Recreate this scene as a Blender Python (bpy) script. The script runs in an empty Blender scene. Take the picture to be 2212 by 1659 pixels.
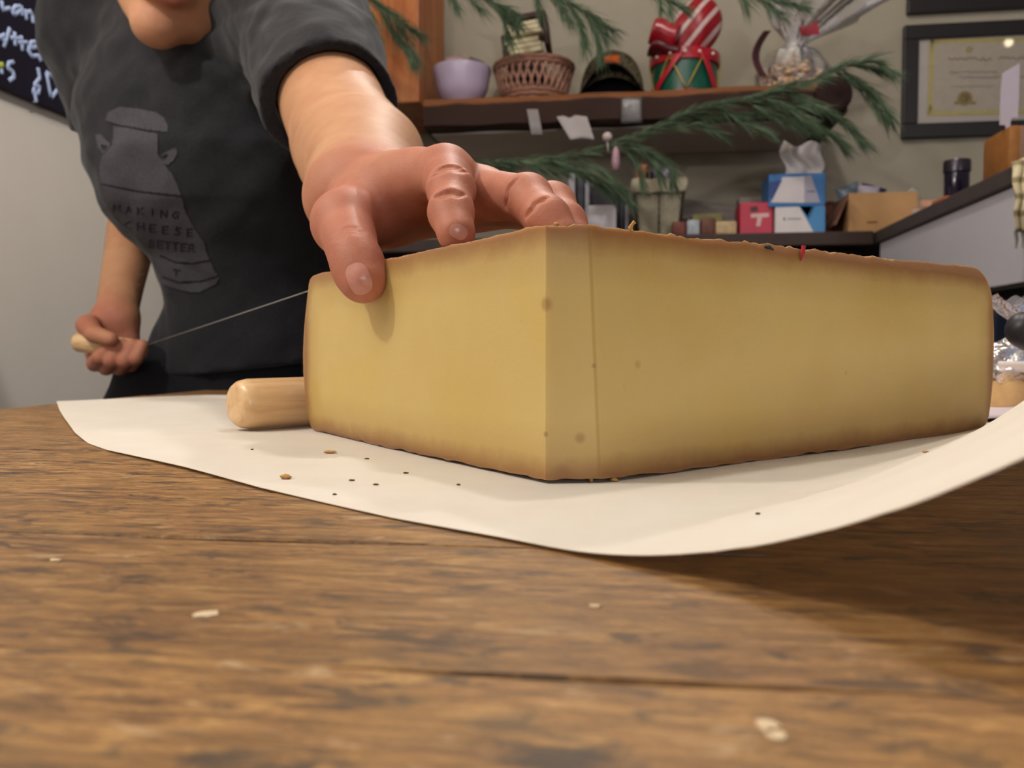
import bpy, bmesh, math, random
import numpy as np
from mathutils import Vector, Matrix
from mathutils.bvhtree import BVHTree

random.seed(7)
rng = np.random.default_rng(7)
S = bpy.context.scene
COL = S.collection

# ------------------------------------------------------------------ camera
F_PX = 1800.0                    # focal length in pixels of the 2212 x 1659 frame
TABLE_Z = 0.90
CAM = Vector((0.0, 0.0, TABLE_Z + 0.0415))
PITCH = math.atan(74.5 / F_PX)   # looks slightly down
cam_data = bpy.data.cameras.new('camera')
cam = bpy.data.objects.new('camera', cam_data)
COL.objects.link(cam)
cam.location = CAM
YAW = math.radians(8.0)            # the camera looks 8 degrees off the room's axis
ROT = Matrix.Rotation(YAW, 3, 'Z')
cam.rotation_euler = (math.pi / 2 - PITCH, 0, YAW)
cam_data.sensor_width = 36.0
cam_data.lens = 36.0 * F_PX / 2212.0
cam_data.clip_start = 0.01
cam_data.dof.use_dof = True
cam_data.dof.focus_distance = 0.29
cam_data.dof.aperture_fstop = 21.0
S.camera = cam

# ------------------------------------------------------------------ view, world, lamps
S.view_settings.view_transform = 'Standard'
S.view_settings.look = 'None'
S.view_settings.exposure = 0.2
S.view_settings.gamma = 1.0
S.view_settings.use_curve_mapping = False
world = bpy.data.worlds.new('room_ambience')
S.world = world
world.use_nodes = True
world.node_tree.nodes['Background'].inputs[0].default_value = (1.0, 0.93, 0.92, 1)
world.node_tree.nodes['Background'].inputs[1].default_value = 0.12


def lamp(name, kind, loc, energy, color, size=0.1, target=None, spot=None, blend=0.5, size_y=None):
    d = bpy.data.lights.new(name, kind)
    d.energy = energy
    d.color = color
    if kind == 'AREA':
        d.size = size
        if size_y:
            d.shape = 'RECTANGLE'
            d.size_y = size_y
    else:
        d.shadow_soft_size = size
    if kind == 'SPOT':
        d.spot_size = math.radians(spot)
        d.spot_blend = blend
    o = bpy.data.objects.new(name, d)
    COL.objects.link(o)
    o.location = ROT @ Vector(loc)
    if target is not None:
        o.rotation_euler = (ROT @ (Vector(target) - Vector(loc))).to_track_quat('-Z', 'Y').to_euler()
    return o


WARM = (1.0, 0.95, 0.86)
lamp('track_lamp_over_shelf', 'SPOT', (0.03, 1.70, 2.35), 26.0, (1.0, 0.95, 0.90), 0.03, (0.05, 0.30, 0.92), 46, 0.6)
lamp('track_lamp_by_wall', 'POINT', (-0.66, 0.20, 1.74), 15.0, WARM, 0.035)
lamp('wall_fill_light', 'POINT', (0.22, 0.80, 2.45), 24.0, (1.0, 0.97, 0.94), 0.05)  # added fill without a lamp of its own, brightens the walls and shelf things
lamp('left_fill_area', 'AREA', (-0.72, -0.25, 2.30), 4.0, (1.0, 0.95, 0.90), 0.5, (0.05, 0.4, 0.95))  # added soft fill from the left, no real ceiling panel
lamp('far_room_lamp', 'AREA', (0.9, -4.6, 1.75), 44.0, (1.0, 0.96, 0.96), 0.9, (0.2, 1.5, 1.25))

# ------------------------------------------------------------------ pixel -> place helpers
_cp, _sp = math.cos(PITCH), math.sin(PITCH)


def ray(px, py):
    x = (px - 1106.0) / F_PX
    y = (829.5 - py) / F_PX
    return Vector((x, _cp + y * _sp, -_sp + y * _cp))


def P(px, py, d):
    r = ray(px, py)
    return CAM + r * (d / r.y)


def T(px, py, h=0.0):
    r = ray(px, py)
    return CAM + r * ((TABLE_Z + h - CAM.z) / r.z)


RU = Vector((math.cos(YAW), -math.sin(YAW), 0))
RV = Vector((math.sin(YAW), math.cos(YAW), 0))


def room(u, v, z):
    return RU * u + RV * v + Vector((0, 0, z))


def V(px, py, v):                # on the plane parallel to the back wall
    r = ray(px, py)
    return CAM + r * (v / r.dot(RV))


def U(px, py, u):                # on the plane parallel to the side wall
    r = ray(px, py)
    return CAM + r * (u / r.dot(RU))


# ------------------------------------------------------------------ materials
def lin(h):
    h = h.lstrip('#')
    o = []
    for i in (0, 2, 4):
        c = int(h[i:i + 2], 16) / 255.0
        o.append(c / 12.92 if c <= 0.04045 else ((c + 0.055) / 1.055) ** 2.4)
    return (*o, 1.0)


class NT:
    def __init__(s, name):
        s.m = bpy.data.materials.new(name)
        s.m.use_nodes = True
        s.t = s.m.node_tree
        s.b = s.t.nodes['Principled BSDF']
        s.out = s.t.nodes['Material Output']

    def n(s, kind, **kw):
        nd = s.t.nodes.new(kind)
        for k, v in kw.items():
            if k.startswith('i_'):
                key = k[2:]
                nd.inputs[int(key) if key.isdigit() else key.replace('_', ' ')].default_value = v
            else:
                setattr(nd, k, v)
        return nd

    def l(s, a, b):
        s.t.links.new(a, b)

    def set(s, **kw):
        for k, v in kw.items():
            s.b.inputs[k.replace('_', ' ')].default_value = v

    def coords(s, scale=(1, 1, 1), rot=(0, 0, 0), world=False):
        m = s.n('ShaderNodeMapping')
        m.inputs['Scale'].default_value = scale
        m.inputs['Rotation'].default_value = rot
        if world:
            g = s.n('ShaderNodeNewGeometry')
            s.l(g.outputs['Position'], m.inputs['Vector'])
        else:
            g = s.n('ShaderNodeTexCoord')
            s.l(g.outputs['Object'], m.inputs['Vector'])
        return m.outputs[0]

    def noise(s, vec, scale, detail=4, rough=0.5, dist=0.0):
        nd = s.n('ShaderNodeTexNoise')
        nd.inputs['Scale'].default_value = scale
        nd.inputs['Detail'].default_value = detail
        nd.inputs['Roughness'].default_value = rough
        nd.inputs['Distortion'].default_value = dist
        s.l(vec, nd.inputs['Vector'])
        return nd.outputs['Fac']

    def ramp(s, fac, stops, interp='LINEAR'):
        r = s.n('ShaderNodeValToRGB')
        r.color_ramp.interpolation = interp
        e = r.color_ramp.elements
        while len(e) < len(stops):
            e.new(0.5)
        for i, (p, c) in enumerate(stops):
            e[i].position = p
            e[i].color = c if not isinstance(c, str) else lin(c)
        s.l(fac, r.inputs['Fac'])
        return r.outputs['Color']

    def mix(s, fac, a, b, mode='MIX'):
        m = s.n('ShaderNodeMix', data_type='RGBA', blend_type=mode)
        for sock, v in ((m.inputs[0], fac), (m.inputs[6], a), (m.inputs[7], b)):
            if isinstance(v, str):
                sock.default_value = lin(v)
            elif isinstance(v, (int, float, tuple)):
                sock.default_value = v
            else:
                s.l(v, sock)
        return m.outputs[2]

    def math(s, op, a, b=None, c=None, clamp=False):
        m = s.n('ShaderNodeMath', operation=op, use_clamp=clamp)
        for i, v in enumerate((a, b, c)):
            if v is None:
                continue
            if isinstance(v, (int, float)):
                m.inputs[i].default_value = v
            else:
                s.l(v, m.inputs[i])
        return m.outputs[0]

    def bump(s, h, strength=0.2, dist=0.002):
        b = s.n('ShaderNodeBump')
        b.inputs['Strength'].default_value = strength
        b.inputs['Distance'].default_value = dist
        s.l(h, b.inputs['Height'])
        s.l(b.outputs[0], s.b.inputs['Normal'])

    def color(s, c):
        s.l(c, s.b.inputs['Base Color'])


_mats = {}


def mat(hexc, rough=0.6, var=0.12, scale=30.0, spec=0.4, metal=0.0, sss=0.0, bump=0.0, stretch=(1, 1, 1), name=None):
    """plain surface with a little procedural mottling"""
    key = (hexc, rough, var, scale, spec, metal, sss, bump, stretch)
    if key in _mats:
        return _mats[key]
    m = NT(name or 'surface_' + hexc)
    v = m.coords(stretch)
    f = m.noise(v, scale, 5, 0.6)
    c = lin(hexc)
    lo = tuple(max(0, x * (1 - var)) for x in c[:3]) + (1,)
    hi = tuple(min(1, x * (1 + var)) for x in c[:3]) + (1,)
    m.color(m.ramp(f, [(0.3, lo), (0.7, hi)]))
    m.set(Roughness=rough, Metallic=metal, Specular_IOR_Level=spec)
    if sss:
        m.set(Subsurface_Weight=sss, Subsurface_Scale=0.01)
        m.b.inputs['Subsurface Radius'].default_value = (1, 0.6, 0.35)
    if bump:
        m.bump(m.noise(v, scale * 4, 3), bump, 0.002)
    _mats[key] = m.m
    return m.m


def clear_film(name, tint='#e8e4f0', opacity=0.12, rough=0.08, wrinkle=60.0):
    m = NT(name)
    v = m.coords()
    tr = m.n('ShaderNodeBsdfTransparent')
    gl = m.n('ShaderNodeBsdfGlossy')
    gl.inputs['Roughness'].default_value = rough
    di = m.n('ShaderNodeBsdfDiffuse')
    di.inputs['Color'].default_value = lin(tint)
    b = m.n('ShaderNodeBump')
    b.inputs['Strength'].default_value = 0.9
    b.inputs['Distance'].default_value = 0.006
    m.l(m.noise(v, wrinkle, 4, 0.6), b.inputs['Height'])
    m.l(b.outputs[0], gl.inputs['Normal'])
    fr = m.n('ShaderNodeFresnel')
    fr.inputs['IOR'].default_value = 1.5
    m.l(b.outputs[0], fr.inputs['Normal'])
    a = m.n('ShaderNodeMixShader')
    a.inputs[0].default_value = opacity
    m.l(tr.outputs[0], a.inputs[1])
    m.l(di.outputs[0], a.inputs[2])
    c = m.n('ShaderNodeMixShader')
    m.l(m.math('MULTIPLY', fr.outputs[0], 1.0, clamp=True), c.inputs[0])
    m.l(a.outputs[0], c.inputs[1])
    m.l(gl.outputs[0], c.inputs[2])
    m.l(c.outputs[0], m.out.inputs['Surface'])
    m.t.nodes.remove(m.b)
    return m.m


def wood_mat(name, dark, mid, light, axis_scale=(2, 40, 40), rot=(0, 0, 0), rough=0.45, spec=0.4):
    m = NT(name)
    v0 = m.coords((1, 1, 1), rot)
    mp = m.n('ShaderNodeMapping')
    mp.inputs['Scale'].default_value = axis_scale
    m.l(v0, mp.inputs['Vector'])
    f = m.noise(mp.outputs[0], 1.0, 8, 0.62, 0.6)
    m.color(m.ramp(f, [(0.28, dark), (0.5, mid), (0.72, light)]))
    m.set(Roughness=rough, Specular_IOR_Level=spec)
    m.bump(f, 0.15, 0.001)
    return m.m


# ------------------------------------------------------------------ mesh helpers (world coordinates)
class MB:
    def __init__(s):
        s.v, s.f = [], []

    def add(s, vs, fs):
        k = len(s.v)
        s.v += [tuple(p) for p in vs]
        s.f += [tuple(i + k for i in f) for f in fs]
        return s

    def box(s, c, size, ax=None, bev=0.0):
        """box about c; ax = three axis vectors; corners clipped by bev"""
        X, Y, Z = ax or (Vector((1, 0, 0)), Vector((0, 1, 0)), Vector((0, 0, 1)))
        a, b, d = size[0] / 2, size[1] / 2, size[2] / 2
        bm = bmesh.new()
        vs = []
        for i in (-1, 1):
            for j in (-1, 1):
                for k in (-1, 1):
                    vs.append(bm.verts.new(Vector(c) + X * a * i + Y * b * j + Z * d * k))
        for q in ((0, 1, 3, 2), (4, 6, 7, 5), (0, 4, 5, 1), (2, 3, 7, 6), (0, 2, 6, 4), (1, 5, 7, 3)):
            bm.faces.new([vs[i] for i in q])
        if bev:
            bmesh.ops.bevel(bm, geom=bm.edges[:], offset=bev, segments=2, affect='EDGES', profile=0.5)
        bm.verts.index_update()
        s.add([v.co for v in bm.verts], [[v.index for v in f.verts] for f in bm.faces])
        bm.free()
        return s

    def tube(s, pts, r, n=8, cap=True):
        pts = [Vector(p) for p in pts]
        rs = r if isinstance(r, (list, tuple)) else [r] * len(pts)
        vs, fs = [], []
        up = Vector((0.13, 0.21, 0.97)).normalized()
        pa = None
        for i, p in enumerate(pts):
            t = (pts[min(i + 1, len(pts) - 1)] - pts[max(i - 1, 0)]).normalized()
            a = t.cross(up) if pa is None else (pa - t * pa.dot(t))
            if a.length < 1e-6:
                a = t.cross(Vector((1, 0, 0)))
            a.normalize()
            pa = a
            b = t.cross(a)
            for k in range(n):
                w = 2 * math.pi * k / n
                vs.append(p + (a * math.cos(w) + b * math.sin(w)) * rs[i])
        for i in range(len(pts) - 1):
            for k in range(n):
                fs.append((i * n + k, i * n + (k + 1) % n, (i + 1) * n + (k + 1) % n, (i + 1) * n + k))
        if cap:
            fs.append(tuple(range(n))[::-1])
            fs.append(tuple((len(pts) - 1) * n + k for k in range(n)))
        return s.add(vs, fs)

    def lathe(s, c, prof, n=40, axis=Vector((0, 0, 1)), sx=1.0, sy=1.0, close=False):
        """prof: (radius, height) pairs along axis from c"""
        axis = axis.normalized()
        a = axis.orthogonal().normalized()
        if abs(axis.z) > 0.99:
            a = RU.copy()
        b = axis.cross(a)
        vs, fs = [], []
        for r, h in prof:
            for k in range(n):
                w = 2 * math.pi * k / n
                vs.append(Vector(c) + axis * h + a * (r * sx * math.cos(w)) + b * (r * sy * math.sin(w)))
        m = len(prof)
        for i in range(m - 1 + (1 if close else 0)):
            j = (i + 1) % m
            for k in range(n):
                fs.append((i * n + k, i * n + (k + 1) % n, j * n + (k + 1) % n, j * n + k))
        if not close:
            if prof[0][0] > 1e-5:
                fs.append(tuple(range(n))[::-1])
            if prof[-1][0] > 1e-5:
                fs.append(tuple((m - 1) * n + k for k in range(n)))
        return s.add(vs, fs)

    def ball(s, c, r, sx=1, sy=1, sz=1, n=12, m=8, jit=0.0):
        vs, fs = [], []
        for i in range(m + 1):
            t = math.pi * i / m
            for k in range(n):
                w = 2 * math.pi * k / n
                q = 1 + jit * random.uniform(-1, 1)
                vs.append(Vector(c) + Vector((r * sx * q * math.sin(t) * math.cos(w), r * sy * q * math.sin(t) * math.sin(w), r * sz * q * math.cos(t))))
        for i in range(m):
            for k in range(n):
                fs.append((i * n + k, i * n + (k + 1) % n, (i + 1) * n + (k + 1) % n, (i + 1) * n + k))
        return s.add(vs, fs)

    def sheet(s, fn, nu, nv, thick=None):
        """fn(i/nu, j/nv) -> point; thick: closed slab of that thickness"""
        g = [[Vector(fn(i / nu, j / nv)) for j in range(nv + 1)] for i in range(nu + 1)]
        idx = lambda i, j: i * (nv + 1) + j
        vs = [g[i][j] for i in range(nu + 1) for j in range(nv + 1)]
        fs = [(idx(i, j), idx(i + 1, j), idx(i + 1, j + 1), idx(i, j + 1)) for i in range(nu) for j in range(nv)]
        if thick:
            N = len(vs)
            nrm = []
            for i in range(nu + 1):
                for j in range(nv + 1):
                    du = g[min(i + 1, nu)][j] - g[max(i - 1, 0)][j]
                    dv = g[i][min(j + 1, nv)] - g[i][max(j - 1, 0)]
                    q = du.cross(dv)
                    nrm.append(q.normalized() if q.length > 1e-12 else Vector((0, 0, 1)))
            vs = vs + [p - q * thick for p, q in zip(vs, nrm)]
            fs = fs + [tuple(N + i for i in f[::-1]) for f in fs]
            for i in range(nu):
                fs.append((idx(i + 1, 0), idx(i, 0), N + idx(i, 0), N + idx(i + 1, 0)))
                fs.append((idx(i, nv), idx(i + 1, nv), N + idx(i + 1, nv), N + idx(i, nv)))
            for j in range(nv):
                fs.append((idx(0, j), idx(0, j + 1), N + idx(0, j + 1), N + idx(0, j)))
                fs.append((idx(nu, j + 1), idx(nu, j), N + idx(nu, j), N + idx(nu, j + 1)))
        return s.add(vs, fs)

    def prism(s, poly, d):
        """flat polygon (points) pushed along vector d"""
        n = len(poly)
        d = Vector(d)
        vs = [Vector(p) for p in poly] + [Vector(p) + d for p in poly]
        fs = [tuple(range(n))[::-1], tuple(range(n, 2 * n))]
        fs += [(i, (i + 1) % n, n + (i + 1) % n, n + i) for i in range(n)]
        return s.add(vs, fs)


_wl = {}


def obj(name, mb, m, parent=None, loc=None, smooth=False, fix=True):
    """ONE mesh object from world-space geometry; origin at its base"""
    vs = np.asarray(mb.v, dtype=float)
    if parent is not None:
        pw = _wl[parent.name]
        org = pw if loc is None else Vector(loc)
    else:
        pw = Vector((0, 0, 0))
        if loc is None:
            lo, hi = vs.min(0), vs.max(0)
            loc = ((lo[0] + hi[0]) / 2, (lo[1] + hi[1]) / 2, lo[2])
        org = Vector(loc)
    me = bpy.data.meshes.new(name)
    me.from_pydata([tuple(p) for p in (vs - np.array(org))], [], mb.f)
    if fix:
        bm = bmesh.new()
        bm.from_mesh(me)
        bmesh.ops.recalc_face_normals(bm, faces=bm.faces[:])
        bm.to_mesh(me)
        bm.free()
    if smooth:
        me.polygons.foreach_set('use_smooth', [True] * len(me.polygons))
        if smooth is not True:
            me.set_sharp_from_angle(angle=math.radians(smooth))
    me.materials.append(m)
    me.update()
    o = bpy.data.objects.new(name, me)
    COL.objects.link(o)
    if parent is not None:
        o.location = org - pw
        o.parent = parent
    else:
        o.location = ROT @ org
        o.rotation_euler.z = YAW
    _wl[o.name] = org.copy()
    return o


def tag(o, label, cat, group=None, kind=None):
    o['label'] = label
    o['category'] = cat
    if group:
        o['group'] = group
    if kind:
        o['kind'] = kind
    return o


def thing(name, loc, label, cat, group=None):
    o = bpy.data.objects.new(name, None)
    o.empty_display_size = 0.03
    COL.objects.link(o)
    o.location = ROT @ Vector(loc)
    o.rotation_euler.z = YAW
    _wl[o.name] = Vector(loc)
    return tag(o, label, cat, group)


def struct(name, mb, m):
    o = obj(name, mb, m)
    o['kind'] = 'structure'
    return o


RA = (RU, RV, Vector((0, 0, 1)))      # room-aligned axes
HZ = CAM.z

# ------------------------------------------------------------------ the room
V_WALL, U_WALL = 2.44, -0.985
wall_m = NT('painted_back_wall')
_v = wall_m.coords()
wall_m.color(wall_m.ramp(wall_m.noise(_v, 3.0, 5, 0.6), [(0.3, '#9c9484'), (0.7, '#a89f8e')]))
wall_m.set(Roughness=0.8, Specular_IOR_Level=0.2)
wall_m.bump(wall_m.noise(_v, 180, 3), 0.15, 0.001)
lwall_m = mat('#ebe4da', 0.75, 0.03, 4.0, 0.25, bump=0.05, name='cream_side_wall')
struct('wall_back', MB().box(room(0.6, V_WALL + 0.05, 1.35), (3.4, 0.1, 2.7), RA), wall_m.m)
struct('wall_left', MB().box(room(U_WALL - 0.05, 1.0, 1.35), (0.1, 2.9, 2.7), RA), lwall_m)
struct('floor', MB().box(room(0.6, 0.9, -0.05), (3.4, 3.2, 0.1), RA), wood_mat('floor_boards', '#3a2a1f', '#5a4230', '#6d5340', (1, 12, 12), (0, 0, YAW)))
struct('ceiling', MB().box(room(0.6, 0.9, 2.75), (3.4, 3.2, 0.1), RA), mat('#cfc4b4', 0.9, 0.03, 3.0, 0.1, name='ceiling_paint'))
# ------------------------------------------------------------------ implicit surfaces for the figure
def axis(lo, hi, coarse, fine):
    """grid coordinates: 'coarse' spacing, with finer intervals (a, b, step)"""
    out = [lo]
    while out[-1] < hi:
        x = out[-1]
        st = coarse
        for a, b, s_ in fine:
            if a - 1e-9 <= x < b:
                st = min(st, s_)
        nxt = x + st
        for a, b, s_ in fine:
            if x < a - 1e-9 < nxt - 1e-9:
                nxt = a
        out.append(nxt)
    return np.array(out, dtype=np.float32)


class Field:
    def __init__(s, xs, ys, zs):
        s.xs, s.ys, s.zs = xs, ys, zs
        s.F = np.full((len(xs), len(ys), len(zs)), 1.0, dtype=np.float32)

    def slices(s, lo, hi):
        r = []
        for g, a, b in zip((s.xs, s.ys, s.zs), lo, hi):
            i = max(0, int(np.searchsorted(g, a)) - 1)
            j = min(len(g), int(np.searchsorted(g, b)) + 1)
            r.append(slice(i, max(j, i)))
        return tuple(r)

    def pos(s, sl):
        return (s.xs[sl[0]][:, None, None], s.ys[sl[1]][None, :, None], s.zs[sl[2]][None, None, :])

    def put(s, fn, lo, hi, k=0.004, op='add'):
        sl = s.slices([a - 2 * k - 0.012 for a in lo], [b + 2 * k + 0.012 for b in hi])
        if any(q.stop <= q.start for q in sl):
            return s
        d = fn(*s.pos(sl)).astype(np.float32)
        A = s.F[sl]
        if op == 'add':
            h = np.clip(0.5 + 0.5 * (A - d) / k, 0, 1)
            s.F[sl] = A + (d - A) * h - k * h * (1 - h)
        elif op == 'sub':
            d = -d
            h = np.clip(0.5 - 0.5 * (A - d) / k, 0, 1)
            s.F[sl] = A + (d - A) * h + k * h * (1 - h)
        return s

    def cone(s, a, b, r1, r2, k=0.004, op='add'):
        a, b = np.array(a, dtype=np.float32), np.array(b, dtype=np.float32)
        ba = b - a
        L2 = float(ba @ ba) + 1e-12

        def fn(x, y, z):
            t = np.clip(((x - a[0]) * ba[0] + (y - a[1]) * ba[1] + (z - a[2]) * ba[2]) / L2, 0, 1)
            return np.sqrt((x - a[0] - t * ba[0]) ** 2 + (y - a[1] - t * ba[1]) ** 2 + (z - a[2] - t * ba[2]) ** 2) - (r1 + t * (r2 - r1))
        m = max(r1, r2)
        return s.put(fn, np.minimum(a, b) - m, np.maximum(a, b) + m, k, op)

    def chain(s, pts, rs, k=0.004):
        A = [np.array(p, dtype=np.float32) for p in pts]

        def fn(x, y, z):
            out = None
            for a, b, r1, r2 in zip(A, A[1:], rs, rs[1:]):
                ba = b - a
                t = np.clip(((x - a[0]) * ba[0] + (y - a[1]) * ba[1] + (z - a[2]) * ba[2]) / (float(ba @ ba) + 1e-12), 0, 1)
                d = np.sqrt((x - a[0] - t * ba[0]) ** 2 + (y - a[1] - t * ba[1]) ** 2 + (z - a[2] - t * ba[2]) ** 2) - (r1 + t * (r2 - r1))
                out = d if out is None else np.minimum(out, d)
            return out
        m = max(rs)
        return s.put(fn, np.min(A, 0) - m, np.max(A, 0) + m, k)

    def ell(s, c, rad, ax=None, k=0.004, op='add'):
        c = np.array(c, dtype=np.float32)
        A = np.eye(3) if ax is None else np.array([list(v) for v in ax], dtype=np.float32)
        mn = min(rad)

        def fn(x, y, z):
            q = 0
            for i in range(3):
                q = q + (((x - c[0]) * A[i][0] + (y - c[1]) * A[i][1] + (z - c[2]) * A[i][2]) / rad[i]) ** 2
            q = np.sqrt(q)
            return (q - 1) * mn * np.clip(q, 0.4, 1)
        m = max(rad)
        return s.put(fn, c - m, c + m, k, op)

    def stack(s, lv, k=0.02, power=2.3):
        """body of elliptical levels: rows (z, cx, cy, a, b, turn in degrees)"""
        lv = np.array(sorted(lv), dtype=np.float32)
        z0, z1 = lv[0, 0], lv[-1, 0]

        def fn(x, y, z):
            cx, cy, a, b, t = [np.interp(z.ravel(), lv[:, 0], lv[:, i]).astype(np.float32)[None, None, :] for i in range(1, 6)]
            t = np.radians(t)
            p = (x - cx) * np.cos(t) - (y - cy) * np.sin(t)
            q = (x - cx) * np.sin(t) + (y - cy) * np.cos(t)
            rr = (np.abs(p / a) ** power + np.abs(q / b) ** power) ** (1 / power)
            d = (rr - 1) * np.minimum(a, b)
            e = np.maximum(z - z1, z0 - z) + 0 * d
            kk = 0.02
            h = np.clip(0.5 - 0.5 * (d - e) / kk, 0, 1)
            return d + (e - d) * h + kk * h * (1 - h)
        m = float((np.abs(lv[:, 3]).max() + np.abs(lv[:, 4]).max()))
        lo = (lv[:, 1].min() - m, lv[:, 2].min() - m, z0 - 0.02)
        hi = (lv[:, 1].max() + m, lv[:, 2].max() + m, z1 + 0.02)
        return s.put(fn, lo, hi, k)

    def merge(s, other_F, sl, k):
        A = s.F[sl]
        h = np.clip(0.5 + 0.5 * (A - other_F) / k, 0, 1)
        s.F[sl] = A + (other_F - A) * h - k * h * (1 - h)

    def block(s, lo, hi):
        sl = s.slices(lo, hi)
        return Field(s.xs[sl[0]], s.ys[sl[1]], s.zs[sl[2]]), sl

    def mesh(s, relax=2, extra=0, keep=()):
        """surface nets on the rectilinear grid"""
        F = s.F
        g = (s.xs, s.ys, s.zs)
        I = F < 0
        n = [d - 1 for d in F.shape]
        anyc = np.zeros(n, bool)
        allc = np.ones(n, bool)
        for dx in (0, 1):
            for dy in (0, 1):
                for dz in (0, 1):
                    c = I[dx:dx + n[0], dy:dy + n[1], dz:dz + n[2]]
                    anyc |= c
                    allc &= c
        ci, cj, ck = np.nonzero(anyc & ~allc)
        idx = np.full(n, -1, np.int32)
        idx[ci, cj, ck] = np.arange(len(ci))
        del anyc, allc
        acc = np.zeros((len(ci), 3))
        cnt = np.zeros(len(ci))
        corners = [(a, b, c) for a in (0, 1) for b in (0, 1) for c in (0, 1)]
        val = {q: F[ci + q[0], cj + q[1], ck + q[2]].astype(float) for q in corners}
        crd = {q: np.stack([g[0][ci + q[0]], g[1][cj + q[1]], g[2][ck + q[2]]], 1).astype(float) for q in corners}
        for q in corners:
            for ax_ in range(3):
                if q[ax_] == 0:
                    w = list(q)
                    w[ax_] = 1
                    w = tuple(w)
                    a, b = val[q], val[w]
                    m = (a < 0) != (b < 0)
                    t = np.where(m, a / np.where(m, a - b, 1), 0)
                    p = crd[q] + (crd[w] - crd[q]) * t[:, None]
                    acc[m] += p[m]
                    cnt[m] += 1
        V_ = acc / cnt[:, None]
        faces = []
        for ax_ in range(3):
            o1, o2 = [i for i in range(3) if i != ax_]
            A = [slice(None)] * 3
            B = [slice(None)] * 3
            A[ax_] = slice(0, -1)
            B[ax_] = slice(1, None)
            m = I[tuple(A)] != I[tuple(B)]
            e = np.array(np.nonzero(m))
            ok = np.ones(e.shape[1], bool)
            for o_ in (o1, o2):
                ok &= (e[o_] > 0) & (e[o_] < F.shape[o_] - 1)
            e = e[:, ok]
            q = []
            for d1, d2 in ((1, 1), (0, 1), (0, 0), (1, 0)):
                c = e.copy()
                c[o1] -= d1
                c[o2] -= d2
                q.append(idx[c[0], c[1], c[2]])
            q = np.stack(q, 1)
            inside = I[e[0], e[1], e[2]]
            flip = inside if ax_ != 1 else ~inside
            q[~flip] = q[~flip][:, ::-1]
            faces.append(q)
        Q = np.concatenate(faces)
        wt = np.ones(len(V_))
        for (lo_, hi_) in keep:
            wt[((V_ > np.array(lo_)) & (V_ < np.array(hi_))).all(1)] = 0
        for it in range(relax + extra):
            sm = np.zeros_like(V_)
            ct = np.zeros(len(V_))
            for a, b in ((0, 1), (1, 2), (2, 3), (3, 0)):
                np.add.at(sm, Q[:, a], V_[Q[:, b]])
                np.add.at(sm, Q[:, b], V_[Q[:, a]])
                np.add.at(ct, Q[:, a], 1)
                np.add.at(ct, Q[:, b], 1)
            w_ = (0.5 * (wt if it >= relax else 1.0) * np.ones(len(V_)))[:, None]
            V_ = V_ * (1 - w_) + w_ * sm / np.maximum(ct, 1)[:, None]
        return V_, Q


def mesh_obj(name, V_, Q, m, parent=None, loc=None):
    mb = MB()
    pw = _wl[parent.name] if parent is not None else Vector((0, 0, 0))
    org = Vector(loc) if loc is not None else pw
    me = bpy.data.meshes.new(name)
    Vv = (V_ - np.array(org)).astype(np.float32)
    me.vertices.add(len(Vv))
    me.vertices.foreach_set('co', Vv.ravel())
    me.loops.add(len(Q) * 4)
    me.loops.foreach_set('vertex_index', Q.ravel().astype(np.int32))
    me.polygons.add(len(Q))
    me.polygons.foreach_set('loop_start', np.arange(0, len(Q) * 4, 4, dtype=np.int32))
    me.polygons.foreach_set('use_smooth', np.ones(len(Q), bool))
    me.materials.append(m)
    me.update(calc_edges=True)
    me.validate()
    o = bpy.data.objects.new(name, me)
    COL.objects.link(o)
    if parent is not None:
        o.location = org - pw
        o.parent = parent
    else:
        o.location = ROT @ org
        o.rotation_euler.z = YAW
    _wl[o.name] = org.copy()
    return o


def value_noise(x, y, z, f, seed=0):
    return (np.sin(x * f * 1.0 + 1.7 * seed + 1.3 * np.sin(y * f * 0.7 + seed)) * np.sin(y * f * 0.9 + 0.6 * seed + 1.1 * np.sin(z * f * 0.8)) +
            np.sin(z * f * 1.1 + 2.1 * seed + 1.2 * np.sin(x * f * 0.9)))


# ---- skeleton (places in metres, found from the picture plane and a distance)
HS = .955


def PH(x, y, d):
    return P(x, y, d * HS)


Wr = PH(803, 428, .447); El = P(752, 312, .655); Sh = Vector((-.222, .88, HZ + .342))
Wr2 = P(250, 690, 1.04); El2 = P(297, 430, 1.19); Sh2 = P(222, 62, 1.08)
NECK = Vector((-.385, 1.01, HZ + .385))
CHIN = P(322, 76, .835)
HU = Vector((.30, .05, .95)).normalized()
HF = Vector((.20, -.95, -.16)); HF = (HF - HU * HF.dot(HU)).normalized()
HL = HU.cross(HF) * -1.0          # towards the picture's right
if HL.x < 0:
    HL = -HL
HC = CHIN + HU * .113 - HF * .066


def H(l, f, u):
    return HC + HL * l + HF * f + HU * u


FING = {
    'index': ([PH(962, 376, .380), PH(975, 412, .346), PH(974, 460, .328), PH(985, 503, .3185)], [.0116, .0089, .0079, .0071]),
    'middle': ([PH(1042, 420, .388), PH(1140, 430, .347), PH(1183, 475, .327), PH(1212, 507, .322)], [.0112, .0092, .0080, .0068]),
    'ring': ([PH(1098, 432, .402), PH(1194, 444, .362), PH(1222, 483, .345), PH(1240, 510, .338)], [.0108, .0088, .0076, .0066]),
    'little': ([PH(1130, 445, .420), PH(1212, 468, .392), PH(1229, 500, .379), PH(1238, 514, .372)], [.0098, .0076, .0066, .0058]),
}
TH = [PH(818, 445, .432), PH(746, 482, .394), PH(762, 545, .3635), PH(785, 606, .3545)]
FX = [(215, 240, 783), (240, 262, 790), (268, 286, 791), (292, 306, 786)]

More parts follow.
